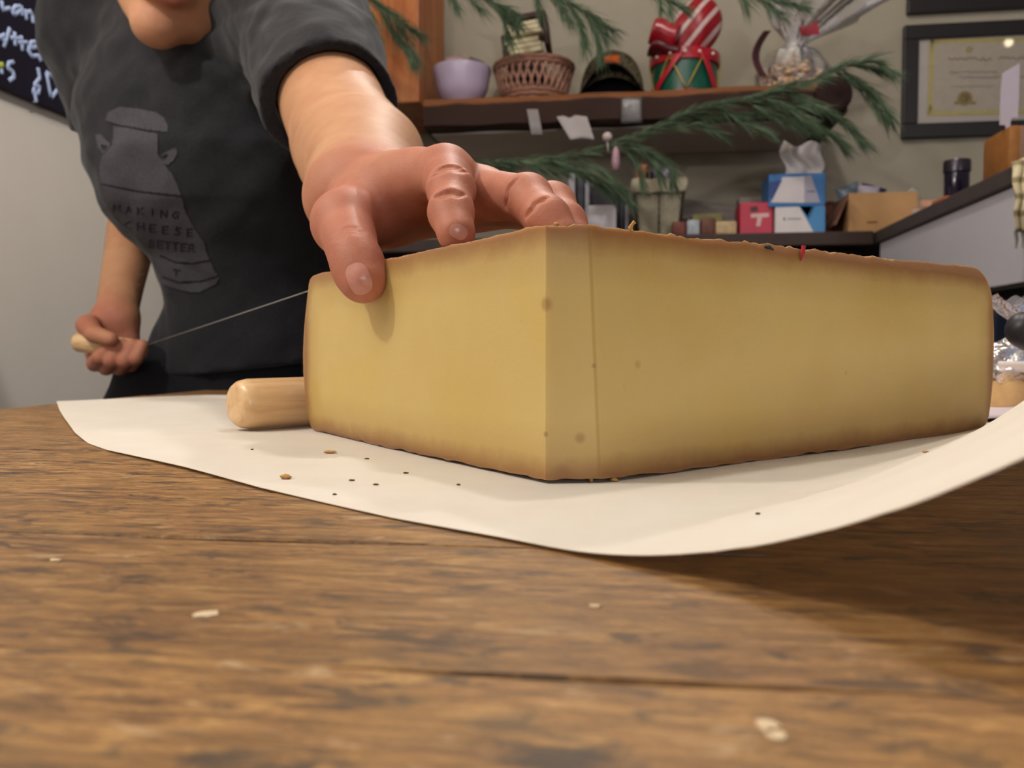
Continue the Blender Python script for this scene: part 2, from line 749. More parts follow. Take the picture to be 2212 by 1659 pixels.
ax_x = axis(-.74, .06, .0085, [(-.112, .03, .00075), (-.53, -.42, .0018), (-.43, -.26, .0032), (-.24, -.11, .004)])
ax_y = axis(.26, 1.40, .0095, [(.285, .42, .00075), (.94, 1.06, .0019), (.78, .93, .0035), (.42, .78, .0032)])
ax_z = axis(0.01, HZ + .66, .0095, [(HZ + .014, HZ + .1, .00075), (HZ - .05, HZ + .05, .0018), (HZ + .26, HZ + .44, .0032), (HZ + .1, HZ + .26, .0032)])
B = Field(ax_x, ax_y, ax_z)

# trunk, legs
TORSO = [(HZ - .13, -.385, 1.13, .150, .110, 8), (HZ - .02, -.352, 1.12, .122, .100, 8), (HZ + .06, -.328, 1.09, .088, .080, 12),
         (HZ + .13, -.334, 1.06, .098, .086, 16), (HZ + .20, -.355, 1.03, .130, .104, 20), (HZ + .27, -.368, 1.01, .140, .100, 24),
         (HZ + .35, -.382, 1.01, .120, .080, 26), (HZ + .39, -.386, 1.01, .09, .06, 26)]
B.stack(TORSO, .03)
for sx, foot in ((-.085, (-.49, 1.12)), (.085, (-.27, 1.20))):
    B.chain([(-.385 + sx, 1.13, HZ - .13), ((-.385 + sx + foot[0]) / 2, 1.12, HZ - .50), (foot[0], foot[1] + .02, .09)], [.080, .056, .038], .03)
    B.chain([(foot[0], foot[1] + .02, .07), (foot[0] + .01, foot[1] - .16, .045)], [.036, .03], .02)
# neck and head
B.chain([NECK, H(0, -.035, -.05)], [.050, .048], .02)
B.cone(NECK, Sh, .045, .05, .03).cone(NECK, Sh2, .045, .05, .03)
B.ell(H(0, -.018, .032), (.074, .096, .088), (HL, HF, HU), .01)
B.ell(H(0, .014, -.028), (.057, .068, .068), (HL, HF, HU), .015)
for sg in (-1, 1):
    B.chain([H(.046 * sg, -.010, -.036), H(.030 * sg, .026, -.070), H(.008 * sg, .052, -.097)], [.019, .0175, .0155], .022)
    B.ell(H(.043 * sg, .045, -.030), (.020, .022, .022), (HL, HF, HU), .015)
    B.ell(H(.031 * sg, .082, .004), (.017, .012, .011), (HL, HF, HU), .006, 'sub')
    B.ell(H(.031 * sg, .066, .004), (.012, .012, .012), (HL, HF, HU), .003)
    B.ell(H(.031 * sg, .0700, .0125), (.017, .0115, .0062), (HL, HF, HU), .003)
    B.ell(H(.031 * sg, .0690, -.0075), (.016, .0105, .0045), (HL, HF, HU), .003)
    B.chain([H(.012 * sg, .079, .020), H(.048 * sg, .062, .020)], [.008, .007], .008)
    B.ell(H(.076 * sg, -.012, -.005), (.008, .020, .032), (HL, HF, HU), .005)
B.ell(H(0, .053, -.103), (.017, .017, .014), (HL, HF, HU), .012)
B.chain([H(0, .080, .012), H(0, .100, -.030)], [.007, .010], .008)
for sg in (-1, 1):
    B.ell(H(.012 * sg, .088, -.035), (.007, .009, .006), (HL, HF, HU), .004)
B.ell(H(0, .072, -.066), (.027, .016, .014), (HL, HF, HU), .012)
B.ell(H(0, .080, -.0775), (.020, .0085, .0062), (HL, HF, HU), .004)
B.ell(H(0, .082, -.0600), (.023, .0080, .0055), (HL, HF, HU), .004)
B.ell(H(0, .088, -.0690), (.024, .0070, .0018), (HL, HF, HU), .003, 'sub')

# arms
fd = (Wr - El).normalized()
side = Vector((1, 0.25, 0)).normalized()
B.chain([Sh, Sh.lerp(El, .5), El], [.050, .046, .042], .012)
B.chain([El, El.lerp(Wr, .28), El.lerp(Wr, .68), Wr], [.041, .0405, .032, .0245], .012)
B.chain([El + Vector((.010, .01, .002)), El.lerp(Wr, .40) + Vector((.013, 0, .002)), El.lerp(Wr, .75) + Vector((.006, 0, 0))], [.034, .034, .024], .012)
B.chain([Wr.lerp(El, .2) - side * .010, Wr - side * .012], [.022, .019], .01)
B.chain([Wr.lerp(El, .2) + side * .010, Wr + side * .012], [.022, .019], .01)
B.chain([Sh2, Sh2.lerp(El2, .5), El2], [.054, .046, .038], .02)
B.chain([El2, El2.lerp(Wr2, .3), El2.lerp(Wr2, .7), Wr2], [.035, .034, .0275, .0240], .012)

# the hand on the cheese: palm first, then fingers kept apart
lo, hi = (-.13, .265, HZ + .005), (.04, .52, HZ + .12)
Pm, sl = B.block(lo, hi)
for nme, r0 in (('index', .0150), ('middle', .0150), ('ring', .0145), ('little', .0135)):
    mcp = FING[nme][0][0]
    off = {'index': -.012, 'middle': -.003, 'ring': .006, 'little': .013}[nme]
    Pm.chain([Wr + side * off, (Wr + side * off).lerp(mcp, .55), mcp], [.019, .0155, FING[nme][1][0]], .009)
Pm.chain([Wr - side * .008, TH[0], TH[1]], [.021, .0175, .0138], .010)
Pm.cone(TH[0].lerp(TH[1], .55), FING['index'][0][0].lerp(Wr, .30), .0085, .0085, .014)
Pm.cone(TH[0].lerp(TH[1], .25), FING['index'][0][0].lerp(Wr, .55), .011, .011, .012)
Fg, _ = B.block(lo, hi)
for nme in FING:
    pts, rs = FING[nme]
    One, _ = B.block(lo, hi)
    One.chain(pts, rs, .0075)
    for j in (1, 2):                       # joints a little fuller
        d = (pts[j + 1] - pts[j - 1]).normalized()
        One.ell(pts[j] + Vector((0, 0, .0004)), (rs[j] * 1.01,) * 3, None, .004)
    Fg.merge(One.F, (slice(None),) * 3, .0012)
Tm, _ = B.block(lo, hi)
Tm.chain(TH[1:], [.0132, .0108, .0092], .005)
Tm.ell(TH[1], (.0140, .0140, .0138), None, .004)
Tm.ell(TH[2].lerp(TH[3], .55), (.0104, .0092, .0118), None, .004)
Fg.merge(Tm.F, (slice(None),) * 3, .0012)
Pm.merge(Fg.F, (slice(None),) * 3, .0055)


B.merge(Pm.F, sl, .010)

# the fist round the handle
HA, HB = P(163, 738, 1.000), P(312, 757, .985)
lo, hi = (-.58, .90, HZ - .08), (-.40, 1.10, HZ + .08)
Pm, sl = B.block(lo, hi)
Fg, _ = B.block(lo, hi)
for i, (xm, xt, yb) in enumerate(FX):
    mcp = P(xm - 8, 762, 1.034)
    pip = P(xm - 10, yb + 3, 1.002)
    dip = P(xm + 2, yb - 12, .972)
    tip = P(xt + 2, 745, .976)
    k = [1.0, 1.06, 1.0, .88][i]
    One, _ = B.block(lo, hi)
    One.chain([mcp, pip, dip, tip], [.0105 * k, .0098 * k, .0092 * k, .0075 * k], .004)
    Fg.merge(One.F, (slice(None),) * 3, .0010)
    Pm.chain([Wr2 + Vector((.006 * (i - 1.5), 0, 0)), mcp], [.019, .0125 * k], .010)
Pm.chain([Wr2, P(205, 705, 1.03), P(190, 705, 1.00)], [.022, .015, .0125], .010)
One, _ = B.block(lo, hi)
One.chain([P(190, 702, 1.00), P(204, 722, .972), P(240, 733, .962)], [.0125, .0105, .0082], .004)
Fg.merge(One.F, (slice(None),) * 3, .0012)
Pm.merge(Fg.F, (slice(None),) * 3, .004)
B.merge(Pm.F, sl, .010)

def fold(joint, axis_, r, half, off=0.0, deep=.0008):
    """fine skin fold across the camera-facing back of a finger joint"""
    ax1 = Vector(axis_).normalized()
    out = (CAM - joint)
    out = (out - ax1 * out.dot(ax1)).normalized()
    sd = ax1.cross(out)
    pts = []
    for k in range(7):
        w = math.radians(half) * (k / 3 - 1)
        pts.append(joint + ax1 * (off + .0006 * math.sin(k * 1.9)) + (out * math.cos(w) + sd * math.sin(w)) * (r + .00045))
    for a, b in zip(pts, pts[1:]):
        B.cone(a, b, deep, deep, .0014, 'sub')


_i = FING['index'][0]
for o_, h_ in ((-.0016, 34), (.0012, 44), (.0036, 30)):
    fold(_i[1], _i[2] - _i[0], .0089, h_, o_)
fold(_i[2], _i[3] - _i[1], .0078, 38, -.0005)
fold(_i[2], _i[3] - _i[1], .0078, 26, .0016, .0007)
for o_, h_ in ((-.0020, 30), (.0006, 40), (.0030, 32)):
    fold(TH[2], TH[3] - TH[1], .0109, h_, o_)
_m = FING['middle'][0]
fold(_m[2], _m[3] - _m[1], .0080, 34, -.0005)
fold(_m[1], _m[2] - _m[0], .0092, 34, .0010)

BV, BQ = B.mesh(2, 16, [((-.125, .25, HZ + .0), (.045, .425, HZ + .11)), ((-.56, .93, HZ - .06), (-.42, 1.03, HZ + .04)), ((-.45, .76, HZ + .26), (-.25, .92, HZ + .6))])
print('body verts', len(BV))

skin = NT('skin')
_v = skin.coords((1, 1, 1), world=False)
at = skin.n('ShaderNodeAttribute', attribute_name='tone')
sep = skin.n('ShaderNodeSeparateColor')
skin.l(at.outputs['Color'], sep.inputs[0])
n1 = skin.noise(_v, 45, 5, 0.6)
base = skin.ramp(n1, [(0.25, '#b07d5c'), (0.75, '#c0906c')])
red = skin.ramp(n1, [(0.25, '#a4604c'), (0.75, '#b87861')])
c = skin.mix(sep.outputs[0], base, red)
c = skin.mix(sep.outputs[1], c, '#a8524a')
skin.color(c)
skin.set(Roughness=0.55, Specular_IOR_Level=0.28, Subsurface_Weight=0.25, Subsurface_Scale=0.006)
skin.b.inputs['Subsurface Radius'].default_value = (1.0, 0.35, 0.2)
skin.bump(skin.math('ADD', skin.noise(_v, 900, 3), skin.noise(_v, 260, 4)), 0.22, 0.0006)

person = mesh_obj('person', BV, BQ, skin.m, loc=(-.38, 1.13, 0.0))
tag(person, 'person in a dark grey printed T-shirt bending over the cheese, one fist gripping a wire', 'person')
_d = np.zeros((len(BV), 4), np.float32)
_d[:, 3] = 1


def near(pts, r0, r1):
    d = np.full(len(BV), 9.0)
    for p in pts:
        d = np.minimum(d, np.linalg.norm(BV - np.array(p), axis=1))
    return np.clip((r1 - d) / (r1 - r0), 0, 1)


hp = [p for v in FING.values() for p in v[0]] + TH
_d[:, 0] = np.maximum(near(hp, .022, .06), near([P(x[0], 775, 1.0) for x in FX] + [P(195, 705, 1.0)], .03, .07)) * 0.9
_d[:, 0] = np.maximum(_d[:, 0], near([H(0, .08, -.07)], .02, .07) * .35)
_lc = (BV - np.array(H(0, .084, -.069))) @ np.array([list(HL), list(HF), list(HU)]).T
_d[:, 1] = np.clip(1.6 - np.sqrt((_lc[:, 0] / .022) ** 2 + (_lc[:, 1] / .02) ** 2 + (_lc[:, 2] / .012) ** 2), 0, 1) * .8
ca = person.data.color_attributes.new('tone', 'FLOAT_COLOR', 'POINT')
ca.data.foreach_set('color', _d.ravel())
body_bvh = BVHTree.FromPolygons([tuple(p) for p in BV], [tuple(q) for q in BQ.tolist()])


def decal(bvh, px_fn, n, m, off, inside=None, back=0.0):
    """patch laid on a surface; px_fn(s,t)->picture point that gives the line of sight"""
    mb = MB()
    grid = {}
    for i in range(n + 1):
        for j in range(m + 1):
            x, y = px_fn(i / n, j / m)
            d = ray(x, y).normalized()
            h = bvh.ray_cast(CAM, d)
            if h[0] is not None:
                grid[i, j] = h[0] + h[1] * off
    idx = {}
    for i in range(n):
        for j in range(m):
            if inside and not inside((i + .5) / n, (j + .5) / m):
                continue
            q = ((i, j), (i + 1, j), (i + 1, j + 1), (i, j + 1))
            if not all(k in grid for k in q):
                continue
            if max((grid[q[a]] - grid[q[b]]).length for a in range(4) for b in range(a)) > .02:
                continue
            f = []
            for k in q:
                if k not in idx:
                    idx[k] = len(mb.v)
                    mb.v.append(tuple(grid[k]))
                f.append(idx[k])
            mb.f.append(tuple(f))
    return mb


nail_m = NT('fingernail')
nail_m.color(nail_m.ramp(nail_m.noise(nail_m.coords(), 200, 3), [(0.3, '#b97a68'), (0.7, '#c98f7f')]))
nail_m.set(Roughness=0.32, Specular_IOR_Level=0.5)


def nail(cx, cy, rx, ry, ang, name='fingernail'):
    ca_, sa_ = math.cos(math.radians(ang)), math.sin(math.radians(ang))

    def fn(s, t):
        r = math.sqrt(s)
        w = t * 2 * math.pi
        a = rx * r * math.copysign(abs(math.cos(w)) ** .75, math.cos(w))
        b = ry * r * math.copysign(abs(math.sin(w)) ** .75, math.sin(w))
        return cx + a * ca_ - b * sa_, cy + a * sa_ + b * ca_
    mb = decal(body_bvh, fn, 8, 28, .00045)
    if mb.f:
        obj(name, mb, nail_m.m, person, smooth=True)


nail(776, 602, 24, 34, -22)
nail(990, 501, 19, 15, 30)

# ------------------------------------------------------------------ clothes
gx = axis(-.74, -.02, .0055, [(-.26, -.08, .0038)])
gy = axis(.58, 1.32, .0055, [(.62, .95, .0035)])
gz = axis(HZ - .10, HZ + .52, .0055, [(HZ + .14, HZ + .42, .0040)])
G = Field(gx, gy, gz)
SH_LV = [(HZ - .085, -0.354, 1.115, .168, .132, 8), (HZ - .02, -0.338, 1.112, .148, .122, 9), (HZ + .055, -0.325, 1.085, .109, .112, 12),
         (HZ + .11, -0.328, 1.06, .117, .118, 15), (HZ + .165, -0.344, 1.03, .146, .128, 18), (HZ + .22, -0.352, 1.015, .161, .128, 20),
         (HZ + .28, -0.362, 1.010, .166, .118, 23), (HZ + .34, -0.374, 1.015, .150, .100, 26), (HZ + .40, -0.378, 1.02, .10, .07, 26)]
G.stack(SH_LV, .03)
SLV = Sh.lerp(El, .74)                 # sleeve mouth
SLV2 = Sh2.lerp(El2, .55)
G.cone(NECK, Sh, .056, .068, .04).cone(NECK, Sh2, .056, .068, .04)
ext = (El - Sh).normalized()
G.chain([Sh, SLV + ext * .05], [.068, .0550], .035)
ext2 = (El2 - Sh2).normalized()
G.chain([Sh2, SLV2 + ext2 * .05], [.068, .062], .04)


def folds(x, y, z):
    return 0.0016 * value_noise(x, y, z, 38.0, 1) + 0.0011 * value_noise(x, y, z, 75.0, 2) + 0.0007 * value_noise(x, y, z, 140.0, 4)


xx, yy, zz = gx[:, None, None], gy[None, :, None], gz[None, None, :]
G.F += folds(xx, yy, zz).astype(np.float32)
# drag lines running from the reaching shoulder across the chest
dd = (xx - Sh.x) * 0.55 + (zz - Sh.z) * 0.83
wgt = np.exp(-(((xx - Sh.x + .05) / .09) ** 2 + ((yy - .90) / .12) ** 2 + ((zz - Sh.z + .03) / .09) ** 2))
G.F += (0.0035 * wgt * np.sin(dd * 260 + 14 * (yy - .9) * 6)).astype(np.float32)
del dd, wgt


def plane_cut(p, nrm, fld, lo, hi):
    p, nrm = np.array(p), np.array(nrm)
    fld.put(lambda x, y, z: -((x - p[0]) * nrm[0] + (y - p[1]) * nrm[1] + (z - p[2]) * nrm[2]) + 0 * x * y * z, lo, hi, .0015, 'sub')


# sleeve ends: cut across, then hollowed round the arm
slo = [min(a, b) - .09 for a, b in zip(SLV, SLV + ext * .12)]
shi = [max(a, b) + .09 for a, b in zip(SLV, SLV + ext * .12)]
cutd = (ext + Vector((0.06, 0.0, -0.18))).normalized()
plane_cut(SLV, cutd, G, [SLV[i] + ext[i] * .06 - .085 for i in range(3)], [SLV[i] + ext[i] * .06 + .085 for i in range(3)])
G.cone(SLV - ext * .030, SLV + ext * .08, .0455, .0470, .002, 'sub')
plane_cut(SLV2, ext2, G, [SLV2[i] + ext2[i] * .06 - .08 for i in range(3)], [SLV2[i] + ext2[i] * .06 + .08 for i in range(3)])
G.cone(SLV2 - ext2 * .04, SLV2 + ext2 * .08, .054, .056, .002, 'sub')
# neckline and hem
NAX = (H(0, -.02, -.03) - NECK).normalized()
G.cone(NECK + NAX * .03 + HU * .016, NECK + NAX * .25 + HU * .024, .054, .058, .004, 'sub')
plane_cut((-.36, 1.1, HZ - .022), Vector((.10, .06, -1)).normalized(), G, (-.74, .7, HZ - .2), (-.05, 1.4, HZ - .0))
GV, GQ = G.mesh(1)

shirt_m = NT('dark_heather_jersey')
_v = shirt_m.coords()
shirt_m.color(shirt_m.ramp(shirt_m.noise(_v, 420, 4, 0.7), [(0.3, '#1c1c20'), (0.7, '#2b2a2e')]))
shirt_m.set(Roughness=0.9, Specular_IOR_Level=0.15, Sheen_Weight=0.12, Sheen_Roughness=0.5)
shirt_m.bump(shirt_m.noise(_v, 60, 4), 0.25, 0.004)
shirt = mesh_obj('shirt', GV, GQ, shirt_m.m, person)
shirt_bvh = BVHTree.FromPolygons([tuple(p) for p in GV], [tuple(q) for q in GQ.tolist()])

# printed churn and lettering on the chest
K = 1282 / 340.0


def Z2(x, y):
    return 180 + x / K, 220 + y / K


def inpoly(p, poly):
    x, y = p
    c = False
    j = len(poly) - 1
    for i in range(len(poly)):
        xi, yi = poly[i]
        xj, yj = poly[j]
        if (yi > y) != (yj > y) and x < (xj - xi) * (y - yi) / (yj - yi) + xi:
            c = not c
        j = i
    return c


LID = [(188, 152), (205, 85), (300, 40), (430, 55), (600, 88), (662, 130), (690, 190), (690, 247), (540, 232), (300, 190)]
CHURN = [(250, 198), (300, 205), (540, 250), (608, 258), (610, 420), (690, 545), (735, 600), (775, 690), (805, 770), (830, 880), (870, 960), (925, 1055), (985, 1140), (1010, 1230), (1040, 1300), (1075, 1380),
         (1110, 1430), (1085, 1480), (950, 1550), (850, 1545), (720, 1510), (640, 1480), (625, 1390), (585, 1290), (520, 1170), (420, 1070), (320, 980), (215, 880), (165, 780), (145, 650), (135, 530), (160, 440), (245, 345)]
EARA = [(103, 270), (150, 268), (228, 350), (190, 402), (165, 425), (128, 370)]
EARB = [(640, 430), (700, 395), (762, 370), (772, 420), (735, 480), (690, 515), (645, 490)]
HOLES = [[(150, 350), (200, 360), (190, 395), (160, 390)], [(645, 440), (690, 425), (690, 450), (655, 480)]]
LINES = [[(150, 670), (480, 735), (810, 768)], [(640, 1255), (760, 1310), (900, 1315), (1045, 1288)], [(660, 1430), (780, 1470), (950, 1465), (1095, 1420)]]
GL = {'M': [[(0, 1), (0, 0), (.5, .6), (1, 0), (1, 1)]], 'A': [[(0, 1), (.5, 0), (1, 1)], [(.2, .65), (.8, .65)]], 'K': [[(0, 0), (0, 1)], [(1, 0), (0, .55), (1, 1)]], 'I': [[(.5, 0), (.5, 1)]],
      'N': [[(0, 1), (0, 0), (1, 1), (1, 0)]], 'G': [[(1, .15), (.6, 0), (.1, .2), (0, .6), (.3, 1), (.9, .95), (1, .55), (.6, .55)]], 'C': [[(1, .1), (.5, 0), (.05, .3), (.05, .7), (.5, 1), (1, .9)]],
      'H': [[(0, 0), (0, 1)], [(1, 0), (1, 1)], [(0, .5), (1, .5)]], 'E': [[(1, 0), (0, 0), (0, 1), (1, 1)], [(0, .5), (.8, .5)]], 'S': [[(1, .1), (.4, 0), (.05, .25), (.9, .65), (.7, 1), (0, .9)]],
      'B': [[(0, 0), (0, 1), (.8, .95), (.9, .7), (.5, .5), (0, .5)], [(.5, .5), (.85, .3), (.7, 0), (0, 0)]], 'T': [[(0, 0), (1, 0)], [(.5, 0), (.5, 1)]], 'R': [[(0, 1), (0, 0), (.8, .05), (.9, .35), (.6, .5), (0, .5)], [(.5, .5), (1, 1)]]}


def word_strokes(w, a, b, h, wid):
    out = []
    n = len(w)
    for i, ch in enumerate(w):
        x0 = a[0] + (b[0] - a[0]) * (i / max(n - 1, 1))
        y0 = a[1] + (b[1] - a[1]) * (i / max(n - 1, 1))
        for st in GL[ch]:
            out.append([(x0 + p[0] * wid, y0 + p[1] * h) for p in st])
    return out


TXT = word_strokes('MAKING', (258, 838), (735, 895), 52, 46) + word_strokes('CHEESE', (350, 975), (850, 1035), 56, 46) + word_strokes('BETTER', (545, 1125), (865, 1160), 60, 44) + [[(740, 1365), (790, 1372)], [(765, 1368), (765, 1410)]]


def segd(p, a, b):
    ax_, ay = a
    bx, by = b
    dx, dy = bx - ax_, by - ay
    t = max(0, min(1, ((p[0] - ax_) * dx + (p[1] - ay) * dy) / (dx * dx + dy * dy + 1e-9)))
    return math.hypot(p[0] - ax_ - t * dx, p[1] - ay - t * dy)


def printed(s, t):
    p = (90 + s * 1040, 20 + t * 1550)
    if not (inpoly(p, LID) or inpoly(p, CHURN) or inpoly(p, EARA) or inpoly(p, EARB)):
        return False
    if any(inpoly(p, h) for h in HOLES):
        return False
    for L_ in LINES:
        for a, b in zip(L_, L_[1:]):
            if segd(p, a, b) < 8:
                return False
    for L_ in TXT:
        for a, b in zip(L_, L_[1:]):
            if abs(p[0] - a[0]) < 90 and segd(p, a, b) < 7:
                return False
    return True


pr = decal(shirt_bvh, lambda s, t: Z2(90 + s * 1040, 20 + t * 1550), 150, 220, .0010, printed)
print_m = NT('faded_grey_print')
_v = print_m.coords()
print_m.color(print_m.ramp(print_m.noise(_v, 300, 5, 0.8), [(0.3, '#403e42'), (0.75, '#504e53')]))
print_m.set(Roughness=0.85, Specular_IOR_Level=0.2)
o = obj('printed_churn', pr, print_m.m, shirt, smooth=True, fix=False)
o['label'] = 'faded grey milk churn print with lettering'

# trousers
q = Field(axis(-.66, -.10, .009, []), axis(.85, 1.36, .009, []), axis(.03, HZ + .03, .010, []))
q.stack([(HZ - .16, -.385, 1.135, .176, .135, 8), (HZ - .08, -.375, 1.13, .170, .128, 8), (HZ + .01, -.362, 1.118, .150, .116, 8)], .03)
for sx, foot in ((-.085, (-.49, 1.12)), (.085, (-.27, 1.20))):
    q.chain([(-.385 + sx, 1.135, HZ - .13), ((-.385 + sx + foot[0]) / 2, 1.12, HZ - .50), (foot[0], foot[1] + .02, .07)], [.096, .076, .062], .02)
TV, TQ = q.mesh(1)
mesh_obj('trousers', TV, TQ, mat('#15151a', 0.85, 0.2, 200, 0.2, name='black_trousers'), person)
for sx, foot in ((-.085, (-.49, 1.12)), (.085, (-.27, 1.20))):
    q = Field(axis(foot[0] - .07, foot[0] + .08, .006, []), axis(foot[1] - .25, foot[1] + .11, .006, []), axis(-.01, .14, .006, []))
    q.chain([(foot[0], foot[1] + .03, .075), (foot[0] + .01, foot[1] - .10, .055), (foot[0] + .012, foot[1] - .17, .045)], [.050, .046, .042], .03)
    q.F = np.maximum(q.F, 0.003 - q.zs[None, None, :] + 0 * q.F)
    a_, b_ = q.mesh(1)
    mesh_obj('shoe', a_, b_, mat('#1d1b1c', 0.6, 0.2, 100, name='shoe_leather'), person)

# hair and eyes
q = Field(axis(HC.x - .13, HC.x + .13, .006, []), axis(HC.y - .16, HC.y + .14, .006, []), axis(HC.z - .13, HC.z + .15, .006, []))
q.ell(H(0, -.026, .044), (.084, .104, .092), (HL, HF, HU), .01)
q.ell(H(0, -.080, -.02), (.070, .050, .075), (HL, HF, HU), .03)
q.ell(H(0, .085, -.055), (.074, .105, .100), (HL, HF, HU), .02, 'sub')
a_, b_ = q.mesh(1)
mesh_obj('hair', a_, b_, mat('#3a281c', 0.7, 0.35, 90, stretch=(1, 1, .2), name='brown_hair'), person)
for sg in (-1, 1):
    ey = obj('eye', MB().ball(H(.031 * sg, .0665, .003), .0110, n=16, m=12), mat('#d8d0c8', 0.2, 0.05, 20, 0.6, name='eye_white'), person, smooth=True)
    obj('iris', MB().ball(H(.031 * sg + .001, .0725, .0015), .0056, n=12, m=8), mat('#2e2018', 0.2, 0.05, 20, 0.6, name='brown_iris'), ey, smooth=True)
    obj('eyebrow', MB().tube([H(.012 * sg, .0885, .024), H(.030 * sg, .083, .030), H(.050 * sg, .069, .024)], [.0025, .003, .0018]), mat('#3a281c', 0.7, 0.35, 90, name='brow_hair'), person, smooth=True)
# ------------------------------------------------------------------ table
tab_m = NT('worn_plank_wood')
_g = tab_m.coords((1, 1, 1), (0, 0, YAW))
_pl = tab_m.n('ShaderNodeAttribute', attribute_name='plank')
_sp_ = tab_m.n('ShaderNodeSeparateColor')
tab_m.l(_pl.outputs['Color'], _sp_.inputs[0])
_off = tab_m.n('ShaderNodeVectorMath', operation='SCALE')
tab_m.l(_pl.outputs['Color'], _off.inputs[0])
_off.inputs['Scale'].default_value = 7.0
_add = tab_m.n('ShaderNodeVectorMath', operation='ADD')
tab_m.l(_g, _add.inputs[0])
tab_m.l(_off.outputs[0], _add.inputs[1])


def sc(vec, x, y, z=30):
    m = tab_m.n('ShaderNodeMapping')
    m.inputs['Scale'].default_value = (x, y, z)
    tab_m.l(vec, m.inputs['Vector'])
    return m.outputs[0]


_w = _add.outputs[0]
grain = tab_m.noise(sc(_w, 62, 250), 1.0, 8, 0.68, 0.6)
fine_ = tab_m.noise(sc(_w, 240, 1000), 1.0, 5, 0.7, 0.3)
blot = tab_m.noise(sc(_w, 66, 170), 1.0, 6, 0.66, 0.6)
patch = tab_m.noise(sc(_w, 25, 60), 1.0, 3, 0.5)
c = tab_m.ramp(grain, [(0.34, '#543f29'), (0.43, '#7e5c38'), (0.52, '#9e7444'), (0.64, '#b98f56')])
c = tab_m.mix(tab_m.ramp(fine_, [(.42, (0, 0, 0, 1)), (.62, (.6, .6, .6, 1))]), c, '#6d4a2c', 'MIX')
strk = tab_m.noise(sc(_w, 45, 720), 1.0, 6, 0.7, 0.4)
c = tab_m.mix(tab_m.ramp(strk, [(.36, (.75, .75, .75, 1)), (.47, (0, 0, 0, 1))]), c, '#4a3422')
c = tab_m.mix(tab_m.ramp(strk, [(.55, (0, 0, 0, 1)), (.66, (.55, .55, .55, 1))]), c, '#b98f57')
c = tab_m.mix(tab_m.ramp(blot, [(0.55, (0, 0, 0, 1)), (0.62, (.85, .85, .85, 1))]), c, '#40372f')
c = tab_m.mix(tab_m.ramp(blot, [(0.32, (.6, .6, .6, 1)), (0.40, (0, 0, 0, 1))]), c, '#c8ab84')
c = tab_m.mix(tab_m.ramp(patch, [(0.35, (.35, .35, .35, 1)), (0.6, (0, 0, 0, 1))]), c, '#96703f')
big = tab_m.noise(sc(_w, 34, 120), 1.0, 5, 0.7, 0.9)
c = tab_m.mix(tab_m.ramp(big, [(0.575, (0, 0, 0, 1)), (0.64, (.82, .82, .82, 1))]), c, '#3a322d')
crk = tab_m.noise(sc(_w, 3.0, 95), 1.0, 3, 0.5, 0.5)
crm = tab_m.ramp(crk, [(0.495, (0, 0, 0, 1)), (0.5, (1, 1, 1, 1)), (0.505, (0, 0, 0, 1))])
gate = tab_m.ramp(tab_m.noise(sc(_w, 3, 9), 1.0, 2), [(0.56, (0, 0, 0, 1)), (0.62, (.9, .9, .9, 1))])
crm = tab_m.mix(1.0, crm, gate, 'MULTIPLY')
c = tab_m.mix(crm, c, '#1d130e')
c = tab_m.mix(tab_m.math('MULTIPLY', _sp_.outputs[0], 0.36), c, '#5a3c25')
tab_m.color(c)
tab_m.set(Roughness=0.45, Specular_IOR_Level=0.35)
tab_m.bump(tab_m.math('ADD', tab_m.math('MULTIPLY', grain, .6), tab_m.math('SUBTRACT', fine_, tab_m.math('MULTIPLY', crm, 1.5))), 0.35, 0.0012)

table = thing('table', (0.25, 0.45, 0.0), 'rustic brown plank table carrying the cheese and the white paper', 'table')
VJ = [-.16, .104, .171, .229, .314, .405, .50, .60, .70, .80]
GAP = [.0006, .00012, .00065, .0004, .0009, .0005, .0006, .0006, .0006, .0006]
mb = MB()
pl_id = []
for i, (a, b) in enumerate(zip(VJ, VJ[1:])):
    n0 = len(mb.v)
    g_ = .0006
    lift = [.0001, 0, 0, -.0002, .0001, -.0002, 0, 0, 0][i]
    # one plank, long edges slightly wandering
    nn = 60
    u0, u1 = -.432 + random.uniform(-.004, .004), .86
    wob = [random.uniform(-1, 1) for _ in range(8)]

    def edge(u, k):
        return .0009 * math.sin(u * 23 + wob[k] * 5) + .0006 * math.sin(u * 61 + wob[k + 1] * 9)
    prof = [(0, -.035), (0, -.0007), (.0015, 0), (.5, .0), (.9985, 0), (1, -.0007), (1, -.035)]
    vs, fs = [], []
    for j in range(nn + 1):
        u = u0 + (u1 - u0) * j / nn
        lo_, hi_ = a + GAP[i] + edge(u, i % 4), b - GAP[i + 1] + edge(u, (i + 1) % 4)
        for k, (t, h) in enumerate(prof):
            v_ = {0: lo_, 1: lo_, 2: lo_ + .0004, 3: (lo_ + hi_) / 2, 4: hi_ - .0004, 5: hi_, 6: hi_}[k]
            vs.append(room(u, v_, TABLE_Z + h + (lift if k in (2, 3, 4) else 0)))
    m_ = len(prof)
    for j in range(nn):
        for k in range(m_):
            fs.append((j * m_ + k, j * m_ + (k + 1) % m_, (j + 1) * m_ + (k + 1) % m_, (j + 1) * m_ + k))
    fs.append(tuple(range(m_)))
    fs.append(tuple(nn * m_ + k for k in range(m_))[::-1])
    mb.add(vs, fs)
    pl_id += [[.0, .75, .5, .15, .6, .2, .8, .4, .7][i]] * (len(mb.v) - n0)
top = obj('tabletop', mb, tab_m.m, table)
ca = top.data.color_attributes.new('plank', 'FLOAT_COLOR', 'POINT')
ca.data.foreach_set('color', np.array([[p, (p * 7.3) % 1, (p * 3.1) % 1, 1] for p in pl_id], np.float32).ravel())
